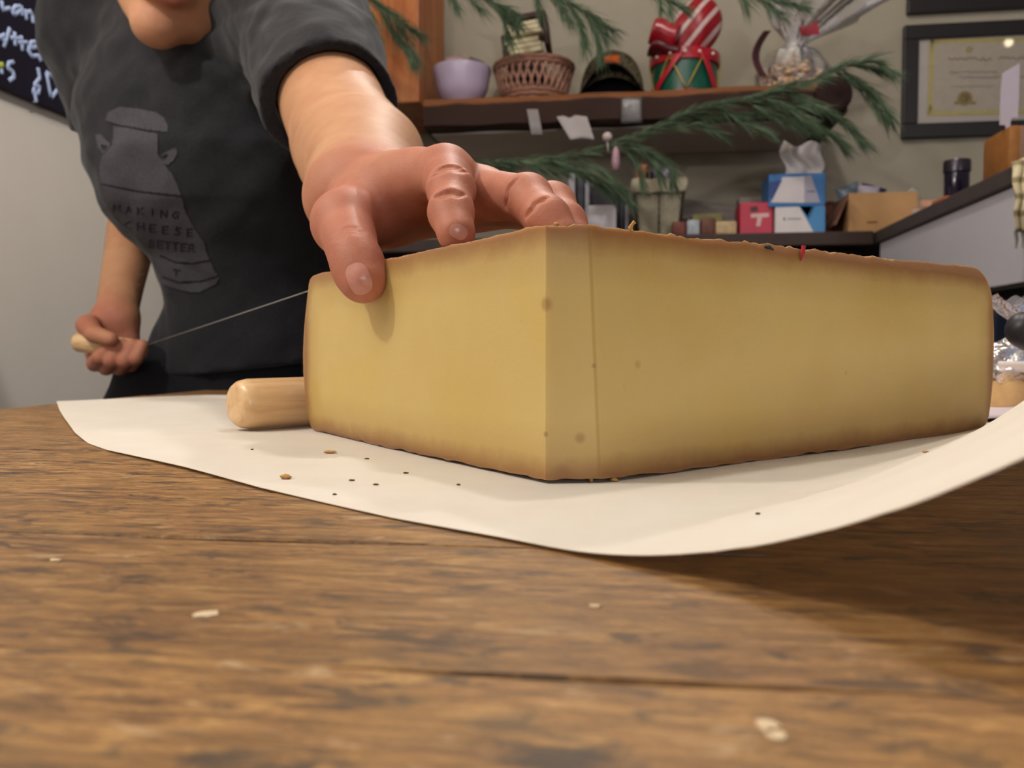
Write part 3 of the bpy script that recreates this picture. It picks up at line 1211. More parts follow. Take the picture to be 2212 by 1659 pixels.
leg_m = wood_mat('table_leg_wood', '#4a3220', '#6b4a2e', '#81603c', (30, 30, 3))
for u, v in ((-.36, -.08), (.78, -.08), (-.36, .73), (.78, .73)):
    obj('leg', MB().box(room(u, v, .432), (.075, .075, .864), RA, .004), leg_m, table)
for v in (-.08, .73):
    obj('apron', MB().box(room(.21, v, .82), (1.06, .025, .09), RA), leg_m, table)
fleck_m = mat('#cdb694', 0.7, 0.12, 300, 0.3, name='dried_paint')
for (x, y, rx, ry) in ((445, 1330, .0021, .0011), (1660, 1570, .0012, .0011), (1672, 1592, .0011, .0010), (1285, 1312, .0010, .0004), (118, 1212, .0014, .0005)):
    p = T(x, y, 0)
    m_ = MB()
    pts = []
    for k in range(12):
        w = 2 * math.pi * k / 12
        q = random.uniform(.65, 1.15)
        pts.append(p + RU * (rx * q * math.cos(w)) + RV * (ry * 1.6 * q * math.sin(w)) + Vector((0, 0, -.0012)))
    m_.prism(pts, (0, 0, .00155))
    obj('paint_fleck', m_, fleck_m, table)

# ------------------------------------------------------------------ butcher paper
FE = [tuple(T(x_, y_, .001))[:2] for x_, y_ in ((122, 867), (128, 884), (140, 905), (162, 934), (190, 955), (230, 969), (400, 1008), (560, 1050), (850, 1115), (1090, 1160))] + [ (.035, .146), (.053, .1245), (.066, .1085), (.080, .094)]
QN, QP = Vector((.754, -.656)), Vector((.656, .754))
Q0 = Vector((.012, .175))
CH = .0006


def paper_h(x, y):
    d = Vector((x, y)) - Q0
    qq, pp = d.dot(QN), d.dot(QP)
    h = CH
    if qq > 0:
        r_ = 3.7 * qq * qq * (1 + 10 * max(0, pp) ** 1.2)
        h += r_ if r_ < .03 else .03 + .022 * math.tanh((r_ - .03) / .022)
    return h + .0004 * math.sin(x * 41 + y * 17) * math.sin(y * 23) + .0004


_fl = [0]
for a, b in zip(FE, FE[1:]):
    _fl.append(_fl[-1] + math.hypot(b[0] - a[0], b[1] - a[1]))


def front(s):
    d = s * _fl[-1]
    fx = np.interp(d, _fl, [p[0] for p in FE])
    fy = np.interp(d, _fl, [p[1] for p in FE])
    return float(fx), float(fy)


_jag = [random.uniform(-1, 1) for _ in range(200)]


def paper_pt(s, t):
    x, y = front(s)
    # torn, slightly ragged near the raised corner
    if t == 0 and s > .9:
        j = _jag[int(s * 190)] * .0006
        x += j
        y += j * .5
    if t == 0 and abs(s - .955) < .006:
        x -= .002
        y -= .002
    wid = .125 + .29 * s ** .75
    dx, dy = (.62 + .10 * s), (.785 - .05 * s)
    x += dx * wid * t
    y += dy * wid * t
    return (x, y, TABLE_Z + paper_h(x, y))


pap_m = NT('butcher_paper')
_v = pap_m.coords()
pap_m.color(pap_m.ramp(pap_m.noise(_v, 35, 5, 0.6), [(0.3, '#f1eadf'), (0.7, '#f7f2ea')]))
pap_m.set(Roughness=0.55, Specular_IOR_Level=0.3)
pap_m.bump(pap_m.noise(_v, 500, 3), 0.08, 0.0004)
_tl = pap_m.n('ShaderNodeBsdfTranslucent')
_tl.inputs['Color'].default_value = lin('#e6d6bc')
_mx = pap_m.n('ShaderNodeMixShader')
_mx.inputs[0].default_value = 0.32
pap_m.l(pap_m.b.outputs[0], _mx.inputs[1])
pap_m.l(_tl.outputs[0], _mx.inputs[2])
pap_m.l(_mx.outputs[0], pap_m.out.inputs['Surface'])
paper = obj('paper_sheet', MB().sheet(paper_pt, 190, 60, .00022), pap_m.m, smooth=60, fix=False)
tag(paper, 'large white butcher paper sheet spread over the planks under the cheese, one corner curling up', 'paper')


def ph(x, y):
    return TABLE_Z + paper_h(x, y)


# ------------------------------------------------------------------ cheese
HC_ = .0772
ZB = TABLE_Z + .0012
A1 = Vector((.0100, .2485))
OC = Vector((.0715, .319))
RC = .1945


def circ(p):
    d = Vector(p) - OC
    return OC + d.normalized() * RC


Bp, Cp = circ((-.0965, .4105)), circ((.2425, .4205))
aB, aC = math.atan2(Bp.y - OC.y, Bp.x - OC.x), math.atan2(Cp.y - OC.y, Cp.x - OC.x)
_nz = [rng.normal(size=700) for _ in range(3)]


def smooth_noise(n, w, seed):
    a = np.random.default_rng(seed).normal(size=n + 2 * w)
    k = np.hanning(w * 2 + 1)
    return np.convolve(a, k / math.sqrt((k ** 2).sum()), 'same')[w:w + n]


NL, NF, NR, NA = 110, 14, 150, 90
NT_ = NL + NF + NR + NA
top_j = (.00028 * smooth_noise(NT_, 4, 3) + .00018 * smooth_noise(NT_, 1, 5)) * np.where(np.arange(NT_) < NL, .45, 1.0)
bot_j = .00022 * smooth_noise(NT_, 3, 8)
face_j = .00030 * smooth_noise(NT_, 12, 12)
LV = [q * HC_ / .08 for q in (0, .0008, .002, .004, .007, .012, .020, .030, .040, .050, .058, .064, .068, .071, .0735, .0755, .077, .0782, .0791, .0797, .08)]


def rind_e(z, w):
    """outward shift of the rind; w = 0 at one cut end, 1 at the other"""
    e = .0052 * math.sin(math.pi * (z / HC_) ** .85)
    rt = .004 + .011 * w
    rb = .004 + .003 * w
    if z > HC_ - rt:
        e -= rt - math.sqrt(max(0, rt * rt - (z - HC_ + rt) ** 2))
    if z < rb:
        e -= rb - math.sqrt(max(0, rb * rb - (rb - z) ** 2))
    return e


def ring(z):
    f = z / HC_
    A2 = Vector((.0266 - .0034 * f, .2503 + .0008 * f))
    b, c_ = Bp + (Bp - OC).normalized() * rind_e(z, 0), Cp + (Cp - OC).normalized() * rind_e(z, 1)
    pts = []
    for i in range(NL):
        pts.append(b.lerp(A1, i / NL))
    for i in range(NF):
        pts.append(A1.lerp(A2, i / NF))
    for i in range(NR):
        pts.append(A2.lerp(c_, i / NR))
    da = aB - aC
    for i in range(NA):
        t = i / NA
        a = aC + da * t
        r = RC + rind_e(z, 1 - t)
        pts.append(OC + Vector((math.cos(a), math.sin(a))) * r)
    return pts


vs, fs = [], []
for li, z in enumerate(LV):
    for i, p in enumerate(ring(z)):
        lift = .0013 * math.exp(-((p - A1).length / .055) ** 2) * max(0, 1 - z / .03)
        zz_ = z + lift
        ft = max(0, (z - .067) / .01) ** 2
        zz_ *= 1 + .040 * min(1, max(0, (p.x - .02) / .2))
        zz_ += top_j[i] * ft + (bot_j[i] * max(0, 1 - z / .004))
        # front corner softly dulled, faces not quite flat
        n_ = (p - Vector((.07, .40))).normalized()
        p = p + n_ * face_j[i] * .5
        vs.append((p.x, p.y, ZB + zz_))
for li in range(len(LV) - 1):
    for i in range(NT_):
        fs.append((li * NT_ + i, li * NT_ + (i + 1) % NT_, (li + 1) * NT_ + (i + 1) % NT_, (li + 1) * NT_ + i))
tp = (len(LV) - 1) * NT_
edge_ = [vs[tp + i] for i in range(NT_)]
for f_ in (.985, .955, .90, .80, .65, .45, .25, .10):      # the top rind, ring by ring towards the middle
    w_ = max(0, (f_ - .9) / .1)
    for i in range(NT_):
        e_ = edge_[i]
        zl = ZB + HC_ * (1 + .040 * min(1, max(0, (e_[0] - .02) / .2)))
        x_, y_ = .07 + (e_[0] - .07) * f_, .40 + (e_[1] - .40) * f_
        vs.append((x_, y_, zl * f_ + (ZB + HC_ * 1.012) * (1 - f_) + (e_[2] - zl) * w_ + .00035 * math.sin(x_ * 210) * math.sin(y_ * 190)))
    for i in range(NT_):
        fs.append((tp + i, tp + (i + 1) % NT_, tp + NT_ + (i + 1) % NT_, tp + NT_ + i))
    tp += NT_
k0 = len(vs)
vs.append((.07, .40, ZB))
vs.append((.07, .40, ZB + HC_ * 1.012))
for i in range(NT_):
    fs.append(((i + 1) % NT_, i, k0))
    fs.append((tp + i, tp + (i + 1) % NT_, k0 + 1))
ch_m = NT('alpine_cheese')
_v = ch_m.coords()
sepv = ch_m.n('ShaderNodeSeparateXYZ')
ch_m.l(_v, sepv.inputs[0])
zc = sepv.outputs[2]
dz = ch_m.math('MINIMUM', zc, ch_m.math('SUBTRACT', HC_, zc))
org = Vector((OC.x, OC.y, ZB))
lenxy = ch_m.math('SQRT', ch_m.math('ADD', ch_m.math('POWER', sepv.outputs[0], 2.0), ch_m.math('POWER', sepv.outputs[1], 2.0)))
dr = ch_m.math('SUBTRACT', RC + .004, lenxy)
dmin = ch_m.math('SMOOTH_MIN', dz, dr, .008)
wob = ch_m.noise(_v, 70, 4, .6)
dmin = ch_m.math('ADD', dmin, ch_m.math('MULTIPLY', ch_m.math('SUBTRACT', wob, .5), .006))
rnd = ch_m.math('MULTIPLY', dmin, 1 / .024)
paste_n = ch_m.noise(_v, 14, 3, .5)
paste = ch_m.ramp(paste_n, [(0.3, '#c4a862'), (0.5, '#cab070'), (0.7, '#c9ae62')])
c = ch_m.mix(ch_m.ramp(rnd, [(0.03, (1, 1, 1, 1)), (0.17, (.70, .70, .70, 1)), (0.36, (.24, .24, .24, 1)), (.8, (0, 0, 0, 1))]), paste, '#8f6238')
crust = ch_m.ramp(rnd, [(0.0, (1, 1, 1, 1)), (0.07, (0, 0, 0, 1))])
c = ch_m.mix(crust, c, '#9c7350')
speck = ch_m.ramp(ch_m.noise(_v, 420, 3, .6), [(0.70, (0, 0, 0, 1)), (0.80, (.35, .35, .35, 1))])
c = ch_m.mix(speck, c, '#9a7040')
LFn = Vector((-(A1 - Bp).normalized().y * -1, (A1 - Bp).normalized().x * -1))


def face_point(x, y):
    """where the sight line meets one of the cut faces"""
    best = None
    for a, b in ((Bp, A1), (A1, Vector((.0252, .2507))), (Vector((.0252, .2507)), Cp)):
        r = ray(x, y)
        d = b - a
        den = r.x * d.y - r.y * d.x
        t = (a.x * d.y - a.y * d.x) / den
        q = CAM + r * t
        s_ = (Vector((q.x, q.y)) - a).dot(d) / d.length_squared
        if -.01 <= s_ <= 1.01 and t > 0 and (best is None or t < best[0]):
            best = (t, q)
    return best[1]


for (x, y, r_, col_) in ((1178, 657, .0022, '#8a5526'), (1284, 790, .0009, '#8a5a2c'), (1253, 946, .0017, '#96683a'), (1378, 787, .0014, '#a58148'), (1178, 938, .0009, '#6e5030'), (944, 822, .0008, '#8d7040'), (1825, 805, .0010, '#a98347'), (1215, 1025, .003, '#8a5a34'), (1485, 765, .0010, '#c9ae70')):
    q = face_point(x, y) - org
    vd = ch_m.n('ShaderNodeVectorMath', operation='DISTANCE')
    ch_m.l(_v, vd.inputs[0])
    vd.inputs[1].default_value = q
    mk = ch_m.ramp(ch_m.math('MULTIPLY', vd.outputs['Value'], 1 / r_ * .5), [(0.25, (.5, .5, .5, 1)), (0.62, (0, 0, 0, 1))])
    c = ch_m.mix(mk, c, col_)
# the scored line beside the front corner
s_line = ch_m.math('ADD', sepv.outputs[0], ch_m.math('MULTIPLY', zc, .044))
ln = ch_m.math('ABSOLUTE', ch_m.math('SUBTRACT', s_line, .0266 - OC.x))
frontm = ch_m.ramp(sepv.outputs[1], [(0.0, (1, 1, 1, 1)), (0.001, (0, 0, 0, 1))])
lm = ch_m.mix(1.0, ch_m.ramp(ch_m.math('MULTIPLY', ln, 1 / .0012), [(0.25, (1, 1, 1, 1)), (0.6, (0, 0, 0, 1))]), frontm, 'MULTIPLY')
c = ch_m.mix(ch_m.math('MULTIPLY', lm, .30), c, '#8a6a38')
ch_m.color(c)
ch_m.set(Roughness=0.48, Specular_IOR_Level=0.35, Subsurface_Weight=0.35, Subsurface_Scale=0.008)
ch_m.b.inputs['Subsurface Radius'].default_value = (1.0, 0.75, 0.35)
ch_m.bump(ch_m.math('SUBTRACT', ch_m.math('ADD', ch_m.noise(_v, 700, 3), ch_m.math('MULTIPLY', ch_m.noise(_v, 60, 4), .8)), ch_m.math('MULTIPLY', lm, 1.5)), 0.12, 0.0006)
m_ = MB()
m_.v, m_.f = vs, fs
cheese = obj('cheese', m_, ch_m.m, loc=org, smooth=38)
tag(cheese, 'big pale yellow wedge of firm cheese with thin brown rind on the white paper', 'cheese')

# crumbs
crumb_m = mat('#b98a52', 0.7, 0.3, 400, 0.2, name='rind_crumb')
crumb_d = mat('#5e4a32', 0.7, 0.3, 400, 0.2, name='dark_rind_crumb')


def crumb(x, y, w, h_, dark, label, grp, on=None):
    if on is None:
        p = T(x, y, .001)
        p.z = ph(p.x, p.y)
    else:
        p = on
    m_ = MB().ball(Vector((p.x, p.y, p.z + h_ * .5)), w / 2, 1, .7, h_ / w, 9, 6, .22)
    o = obj('crumb', m_, crumb_d if dark else crumb_m, smooth=True)
    tag(o, label, 'crumb', grp)
    return o


crumb(617, 1034, .0034, .0016, False, 'reddish brown rind crumb near the front edge of the paper, biggest of those lying there', 'rind crumbs on the paper')
crumb(713, 980, .0052, .0010, False, 'tan flat crumb on the paper in front of the cheese face under the thumb', 'rind crumbs on the paper')
crumb(1998, 1026, .0020, .0008, False, 'small tan crumb alone on the curling paper side', 'rind crumbs on the paper')
crumb(1326, 1041, .0028, .0011, False, 'tan crumb at the foot of the cheese beside the scored line', 'rind crumbs on the paper')
crumb(1277, 1043, .0012, .0016, False, 'tiny pale crumb stuck under the scored line of the cheese', 'rind crumbs on the paper')
for x, y in ((877, 1023), (760, 1038), (812, 1047), (793, 992), (545, 974), (508, 882), (990, 1049), (723, 1067), (1637, 1139)):
    crumb(x, y, .0019 if x > 740 and x < 900 else .0012, .0005, True, 'tiny dark rind speck scattered on the white paper', 'dark specks on the paper')


def on_top(x, dy=.004, z=.0):
    q = face_point(x, 560)
    n_ = Vector((.07, .40)) - Vector((q.x, q.y))
    n_ = n_.normalized() * dy
    return Vector((q.x + n_.x, q.y + n_.y, ZB + HC_ + z))


p = on_top(1362, .0025)
m_ = MB().tube([p, p + Vector((-.0003, 0, .0012)), p + Vector((.0004, 0, .0024)), p + Vector((.0010, 0, .0030))], [.0007, .0008, .0005, .0007], 7)
tag(obj('crumb', m_, crumb_m, smooth=True), 'upright curl of tan rind standing on the top edge of the cheese', 'crumb', 'shreds on the cheese top')
crumb(0, 0, .0018, .0012, False, 'pale crumb on the cheese top edge below the middle finger', 'shreds on the cheese top', on_top(1195, .003))
q = face_point(1732, 548)
nr = Vector((.61, -.79, 0))
m_ = MB().tube([q + nr * .0002 + Vector((.0005, 0, .003)), q + nr * .0003, q + nr * .0003 + Vector((-.0006, 0, -.0028))], [.0009, .0008, .0002], 8)
tag(obj('red_shred', m_, mat('#a01f28', 0.5, 0.15, 200, name='red_wax')), 'red wax shred stuck on the rim of the cheese', 'shred')
p = on_top(1662, .001)
m_ = MB().tube([p + Vector((-.0022, 0, .0004)), p + Vector((0, -.0006, .0004)), p + Vector((.0018, -.0008, -.0008))], [.0004, .0008, .0003], 8)
tag(obj('dark_shred', m_, mat('#23242c', 0.4, 0.15, 200, name='dark_wax')), 'dark blue-black shred stuck on the rim of the cheese', 'shred')
p0 = on_top(830, .010)
m_ = MB().tube([p0, p0 + Vector((.004, .001, .0028)), p0 + Vector((.0056, .001, .0016))], [.0003, .0005, .0003], 6)
tag(obj('crumb', m_, crumb_m, smooth=True), 'thin curled rind shaving on the cheese top beside the thumb', 'crumb', 'shreds on the cheese top')

# ------------------------------------------------------------------ wire cutter
hand_wood = wood_mat('turned_handle_wood', '#c39b6c', '#d8b283', '#e2c396', (12, 150, 150), (0, 0, -math.radians(45.5)), 0.32, 0.5)
held_wood = wood_mat('held_handle_wood', '#b58c60', '#d8b283', '#e6c79c', (14, 260, 260), (0, 0, 0), 0.32, 0.5)
wire_m = mat('#8c8a88', 0.3, 0.05, 50, 0.6, 0.9, name='steel_wire')
cutter = thing('cheese_wire', (-.12, .45, TABLE_Z), 'cheese wire with two round wooden handles, one on the paper, one gripped', 'cheese wire')


def handle_mesh(a, b, r):
    a, b = Vector(a), Vector(b)
    L_ = (b - a).length
    pr_ = [(0.0001, 0), (r * .62, .0), (r * .80, .0007), (r * .93, .0030), (r, .0070), (r * 1.02, L_ * .5), (r, L_ - .007), (r * .93, L_ - .003), (r * .8, L_ - .0007), (r * .62, L_), (.0001, L_)]
    return MB().lathe(a, pr_, 36, b - a)


hx = Vector((.70, .714, 0))
h0 = Vector((-.1375, .4120, ph(-.12, .43) + .0134))
hd1 = obj('handle', handle_mesh(h0, h0 + hx * .095, .0126), hand_wood, cutter, h0, smooth=40)
hd2 = obj('handle', handle_mesh(HA, HB, .0118), held_wood, cutter, HA, smooth=40)
ws = HA.lerp(HB, .60)
wp = [ws, HA.lerp(HB, .62) + Vector((0.001, -.012, .004)), P(312, 747, .972)]
wend = P(692, 620, .424)
wp += [wend]
for a in np.linspace(math.radians(146), math.radians(60), 9):
    wp.append(Vector((OC.x + (RC + .0065) * math.cos(a), OC.y + (RC + .0065) * math.sin(a), wend.z - .004 * (len(wp) - 3))))
wp += [Vector((.10, .56, TABLE_Z + .012)), Vector((.02, .55, TABLE_Z + .008)), Vector((-.05, .515, TABLE_Z + .012)), h0 + hx * .055 + Vector((-.006, .012, 0))]
obj('wire', MB().tube(wp, .00042, 6), wire_m, cutter, smooth=True)

# ------------------------------------------------------------------ bag, bread and odds and ends beside the cheese
zp = TABLE_Z + .004
sheet2 = MB().sheet(lambda s, t: (.262 + .20 * s + .03 * t, .470 + .16 * t + .02 * s, TABLE_Z + .0025 + .040 * (s * 1.0) ** 1.5 * .6), 20, 10, .0004)
tag(obj('wax_paper', sheet2, mat('#cfc2c9', 0.5, 0.04, 20, name='wax_paper_sheet'), smooth=True, fix=False), 'pale lilac wax paper edge under the plastic bag beside the cheese', 'paper')


def lump(c_, r, sx, sy, sz, seed):
    random.seed(seed)
    m_ = MB()
    n, k = 26, 16
    ph_ = [random.uniform(0, 6.28) for _ in range(6)]
    vs, fs = [], []
    for i in range(k + 1):
        t = math.pi * i / k
        for j in range(n):
            w = 2 * math.pi * j / n
            q = 1 + .07 * math.sin(3 * w + ph_[0]) * math.sin(t) + .06 * math.sin(2 * t + ph_[1] + w) + .04 * math.sin(5 * w + 3 * t + ph_[2]) * math.sin(t)
            vs.append(Vector(c_) + Vector((r * sx * q * math.sin(t) * math.cos(w), r * sy * q * math.sin(t) * math.sin(w), r * sz * q * math.cos(t))))
    for i in range(k):
        for j in range(n):
            fs.append((i * n + j, i * n + (j + 1) % n, (i + 1) * n + (j + 1) % n, (i + 1) * n + j))
    return m_.add(vs, fs)


bread_m = mat('#cda673', 0.75, 0.16, 60, 0.2, bump=0.3, name='bread_crust')
bc = P(2185, 862, .545)
tag(obj('bread_roll', lump(bc, .0175, 1.05, 1, 1.0, 4), bread_m, smooth=True), 'round tan bread roll at the bottom of the plastic bag', 'bread', 'bread in the bag')
bc2 = P(2216, 838, .565)
tag(obj('bread_roll', lump(bc2, .017, 1.2, 1, .9, 9), mat('#b98d52', 0.75, 0.16, 60, 0.2, bump=0.3, name='bread_crust_dark'), smooth=True), 'browner bread piece behind the round roll in the bag', 'bread', 'bread in the bag')


def bag_fn(s, t):
    """tied clear bag: belly, neck, ruffled top"""
    zz_ = t
    w = 2 * math.pi * s
    r = np.interp(t, [0, .06, .25, .48, .60, .66, .74, .88, 1.0], [.012, .034, .044, .036, .020, .007, .011, .018, .021])
    r *= 1 + .10 * math.sin(7 * w + 9 * t) * (1 - .3 * t) + .07 * math.sin(13 * w - 14 * t) + .10 * max(0, t - .7) * math.sin(5 * w)
    cx = .352 + (-.014 * max(0, t - .55) / .45)
    hgt = .062 * t + .004 * math.sin(6 * w) * max(0, t - .8) * 5
    return (cx + r * math.cos(w), .553 + r * .85 * math.sin(w), TABLE_Z + .0125 + hgt)


film_m = clear_film('bag_film', '#e6e2ee', .22, .12, 90)
bag = obj('plastic_bag', MB().sheet(bag_fn, 72, 44), film_m, smooth=True)
tag(bag, 'clear plastic bag knotted at the neck with bread inside, beside the cheese', 'bag')
lb = obj('paper_band', MB().sheet(lambda s, t: (lambda w: (.352 + .0425 * math.cos(w), .553 + .0425 * .85 * math.sin(w), TABLE_Z + .027 + .007 * t))(math.radians(205 + 90 * s)), 16, 3, .0003), mat('#e3d5cf', 0.5, 0.04, 30, name='label_paper'), bag, smooth=True, fix=False)
k_ = P(2222, 706, .47)
m_ = MB().tube([P(2181, 704, .47), P(2184, 705, .47), P(2192, 707, .47), P(2204, 710, .471), P(2225, 716, .473), Vector((.345, .485, TABLE_Z + .034)), Vector((.420, .500, TABLE_Z + .0121))], [.001, .0045, .0078, .0098, .0110, .0115, .0118], 20)
tag(obj('knife_handle', m_, mat('#26242a', 0.45, 0.12, 80, 0.4, name='black_plastic'), smooth=True), 'thick dark rounded handle end poking in front of the plastic bag', 'handle')
box_b = MB().box(P(2300, 735, .74) + Vector((.0, 0, -.012)), (.075, .06, .088), RA, .003)
tag(obj('milk_carton', box_b, mat('#4f86c4', 0.4, 0.1, 25, name='blue_card')), 'bright blue carton behind the knotted neck of the plastic bag', 'carton')
p_ = P(2165, 760, .80)
nb = MB().box(Vector((p_.x - .045, .82, TABLE_Z + .042)), (.10, .09, .082), RA, .006)
tag(obj('storage_box', nb, mat('#10131f', 0.5, 0.2, 25, name='navy_card')), 'dark navy box standing behind the cheese and the plastic bag', 'box')
# ------------------------------------------------------------------ counters along the back
CT = HZ + .275
V_CF = 2.04
U_PF = .565
dark_top = mat('#4b4442', 0.5, 0.12, 30, 0.35, name='grey_worktop')
dark_body = mat('#2b201d', 0.7, 0.2, 20, 0.3, name='dark_cabinet')
ct = thing('back_counter', room(.0, 2.22, 0), 'dark brown counter along the back wall holding boxes, a wire basket and binders', 'counter')
obj('worktop', MB().box(room(-.21, (V_CF + V_WALL) / 2 - .003, CT - .016), (1.54, V_WALL - V_CF - .006, .032), RA, .003), mat('#3a2b26', 0.55, 0.2, 20, 0.3, name='brown_worktop'), ct)
obj('cabinet_body', MB().box(room(-.21, (V_CF + V_WALL) / 2 + .03, (CT - .032) / 2), (1.52, V_WALL - V_CF - .07, CT - .034), RA, .003), dark_body, ct)
pc = thing('serving_counter', room(.85, 1.62, 0), 'tall serving counter with white side panel and dark grey worktop edge', 'counter')
V0, V1 = .93, V_WALL - .006
obj('worktop', MB().box(room((U_PF + 1.2) / 2, (V0 + V1) / 2, CT - .0145), (1.2 - U_PF, V1 - V0, .029), RA, .003), dark_top, pc)
obj('side_panel', MB().box(room(U_PF + .022, (V0 + V_CF) / 2 + .01, (CT - .029 + HZ + .098) / 2), (.03, V_CF - V0 - .03, CT - .03 - HZ - .098), RA, .002), mat('#cbc9d2', 0.5, 0.03, 8, 0.3, name='white_panel'), pc)
obj('base', MB().box(room(.90, (V0 + V1) / 2 + .02, (HZ + .098) / 2), (.60, V1 - V0 - .08, HZ + .096), RA, .002), mat('#1d1b1e', 0.6, 0.15, 20, 0.3, name='black_base'), pc)


def front_box(mb, x0, y0, x1, y1, v, depth, bev=.002):
    a, b = V(x0, y1, v), V(x1, y0, v)
    w = (b - a).dot(RU)
    h = b.z - a.z
    return mb.box(a + RU * w / 2 + Vector((0, 0, h / 2)) + RV * depth / 2, (w, depth, h), RA, bev), a, w, h


def card_tri(pts, v, off=.0012, th=.0008):
    """flat printed shape on a front face at plane v"""
    m_ = MB()
    q = [V(x, y, v) - RV * off for x, y in pts]
    return m_.prism(q, RV * th)


# tissue boxes
VT = 2.065
grp = 'tissue boxes on the back counter'


def on_counter(o_z):
    return CT


def tissue_box(x0, y0, x1, y1, v, label, shapes, base_hex, lift=0.0):
    z0 = CT + lift
    a, b = V(x0, y1, v), V(x1, y0, v)
    w = (b - a).dot(RU)
    h = b.z - z0 if lift == 0 else b.z - a.z
    if lift:
        z0 = a.z
    c_ = a + RU * w / 2 + RV * .055
    c_.z = z0 + h / 2
    t = thing('tissue_box', (c_.x, c_.y, z0), label, 'tissue box', grp)
    obj('carton', MB().box(c_, (w, .11, h), RA, .002), mat(base_hex, 0.45, 0.05, 20, name='glossy_card'), t)
    for pts, hx_, nm in shapes:
        obj(nm, card_tri(pts, v, .0011, .0009), mat(hx_, 0.45, 0.06, 30, name='print_' + hx_), t)
    return t, c_, w, h


lowt, lc, lw, lh = tissue_box(1674, 445, 1783, 503, VT, 'white and blue tissue box at the bottom of the pile, beside the red box',
    [([(1727, 446), (1782, 446), (1782, 500), (1757, 500)], '#3f82b8', 'blue_panel'), ([(1727, 446), (1760, 446), (1748, 474)], '#5fa0a8', 'teal_panel'),
     ([(1692, 470), (1696, 470), (1696, 476), (1692, 476)], '#6a6468', 'printed_mark'), ([(1700, 471), (1730, 471), (1730, 474), (1700, 474)], '#9a9498', 'printed_mark')], '#d2cbca')
zt = lc.z + lh / 2
a_ = V(1662, 400, VT)
upt = thing('tissue_box', (lc.x, lc.y, zt), 'white and blue tissue box stacked on top, a tissue pulled up from it', 'tissue box', grp)
tbz = V(1700, 375, VT).z
w_ = (V(1783, 400, VT) - V(1661, 400, VT)).dot(RU)
uc = V(1722, 400, VT) + RV * .056
uc.z = (zt + .0006 + tbz) / 2
obj('carton', MB().box(uc, (w_, .11, tbz - zt - .0006), RA, .002), mat('#2f6fae', 0.45, 0.08, 20, name='blue_card_box'), upt)
obj('white_panel', card_tri([(1690, 383), (1737, 381), (1737, 438), (1665, 438)], VT, .0011, .0009), mat('#cbc2c4', 0.45, 0.05, 30, name='print_white'), upt)
obj('grey_panel', card_tri([(1737, 381), (1752, 379), (1772, 438), (1737, 438)], VT, .0011, .0009), mat('#9d97a6', 0.45, 0.05, 30, name='print_greylilac'), upt)
obj('navy_panel', card_tri([(1662, 393), (1690, 389), (1668, 432), (1662, 424)], VT, .0011, .0009), mat('#243a78', 0.45, 0.05, 30, name='print_navy'), upt)
obj('printed_mark', card_tri([(1743, 412), (1760, 412), (1760, 415), (1743, 415)], VT, .0022, .0006), mat('#6a6478', 0.45, 0.05, 30, name='print_mark'), upt)
tis_m = mat('#c9c2c2', 0.9, 0.05, 40, 0.1, name='tissue_paper')


def tissue(s, t):
    b = V(1690 + 88 * s - 12 * (1 - t) * (s - .5), 378, VT + .05)
    tp_ = V(1690 + 92 * s, 318 - 16 * abs(s - .45) * 2.2 + 10 * math.sin(s * 9), VT + .06)
    p = b.lerp(tp_, t)
    return p + RV * (.012 * math.sin(s * 11 + t * 3) * (.4 + t)) + RU * (.006 * math.sin(t * 7))


obj('tissue', MB().sheet(tissue, 30, 20, .0006), tis_m, upt, smooth=True, fix=False)

# red box
c_ = V(1634, 470, VT + .01) + RV * .05
zr = V(1634, 437, VT + .01).z
w_ = (V(1674, 470, VT) - V(1598, 470, VT)).dot(RU)
rb = thing('carton_box', (c_.x, c_.y, CT), 'red carton with a white mark beside the tissue boxes', 'box')
obj('carton', MB().box(Vector((c_.x, c_.y, (CT + zr) / 2)), (w_ - .004, .10, zr - CT), RA, .003), mat('#b3203c', 0.4, 0.12, 25, name='red_card'), rb)
obj('printed_mark', card_tri([(1622, 462), (1661, 460), (1661, 469), (1646, 470), (1642, 489), (1633, 489), (1636, 470), (1622, 471)], VT + .01, .0011, .0009), mat('#cfa9a4', 0.5, 0.05, 30, name='print_pale'), rb)
obj('printed_mark', card_tri([(1620, 447), (1636, 445), (1638, 456), (1622, 458)], VT + .01, .0011, .0009), mat('#4a2a30', 0.5, 0.05, 30, name='print_dark'), rb)
m_, a_, w_, h_ = front_box(MB(), 1598, 426, 1662, 437, 2.20, .05, .001)
pq = V(1630, 440, 2.22)
tag(obj('flat_package', MB().box(Vector((pq.x, pq.y, (CT + V(1630, 426, 2.2).z) / 2)), (.085, .06, V(1630, 426, 2.2).z - CT), RA, .002), mat('#8a7d78', 0.6, 0.1, 30, name='pale_package')), 'grey pale package standing behind the red carton', 'package')

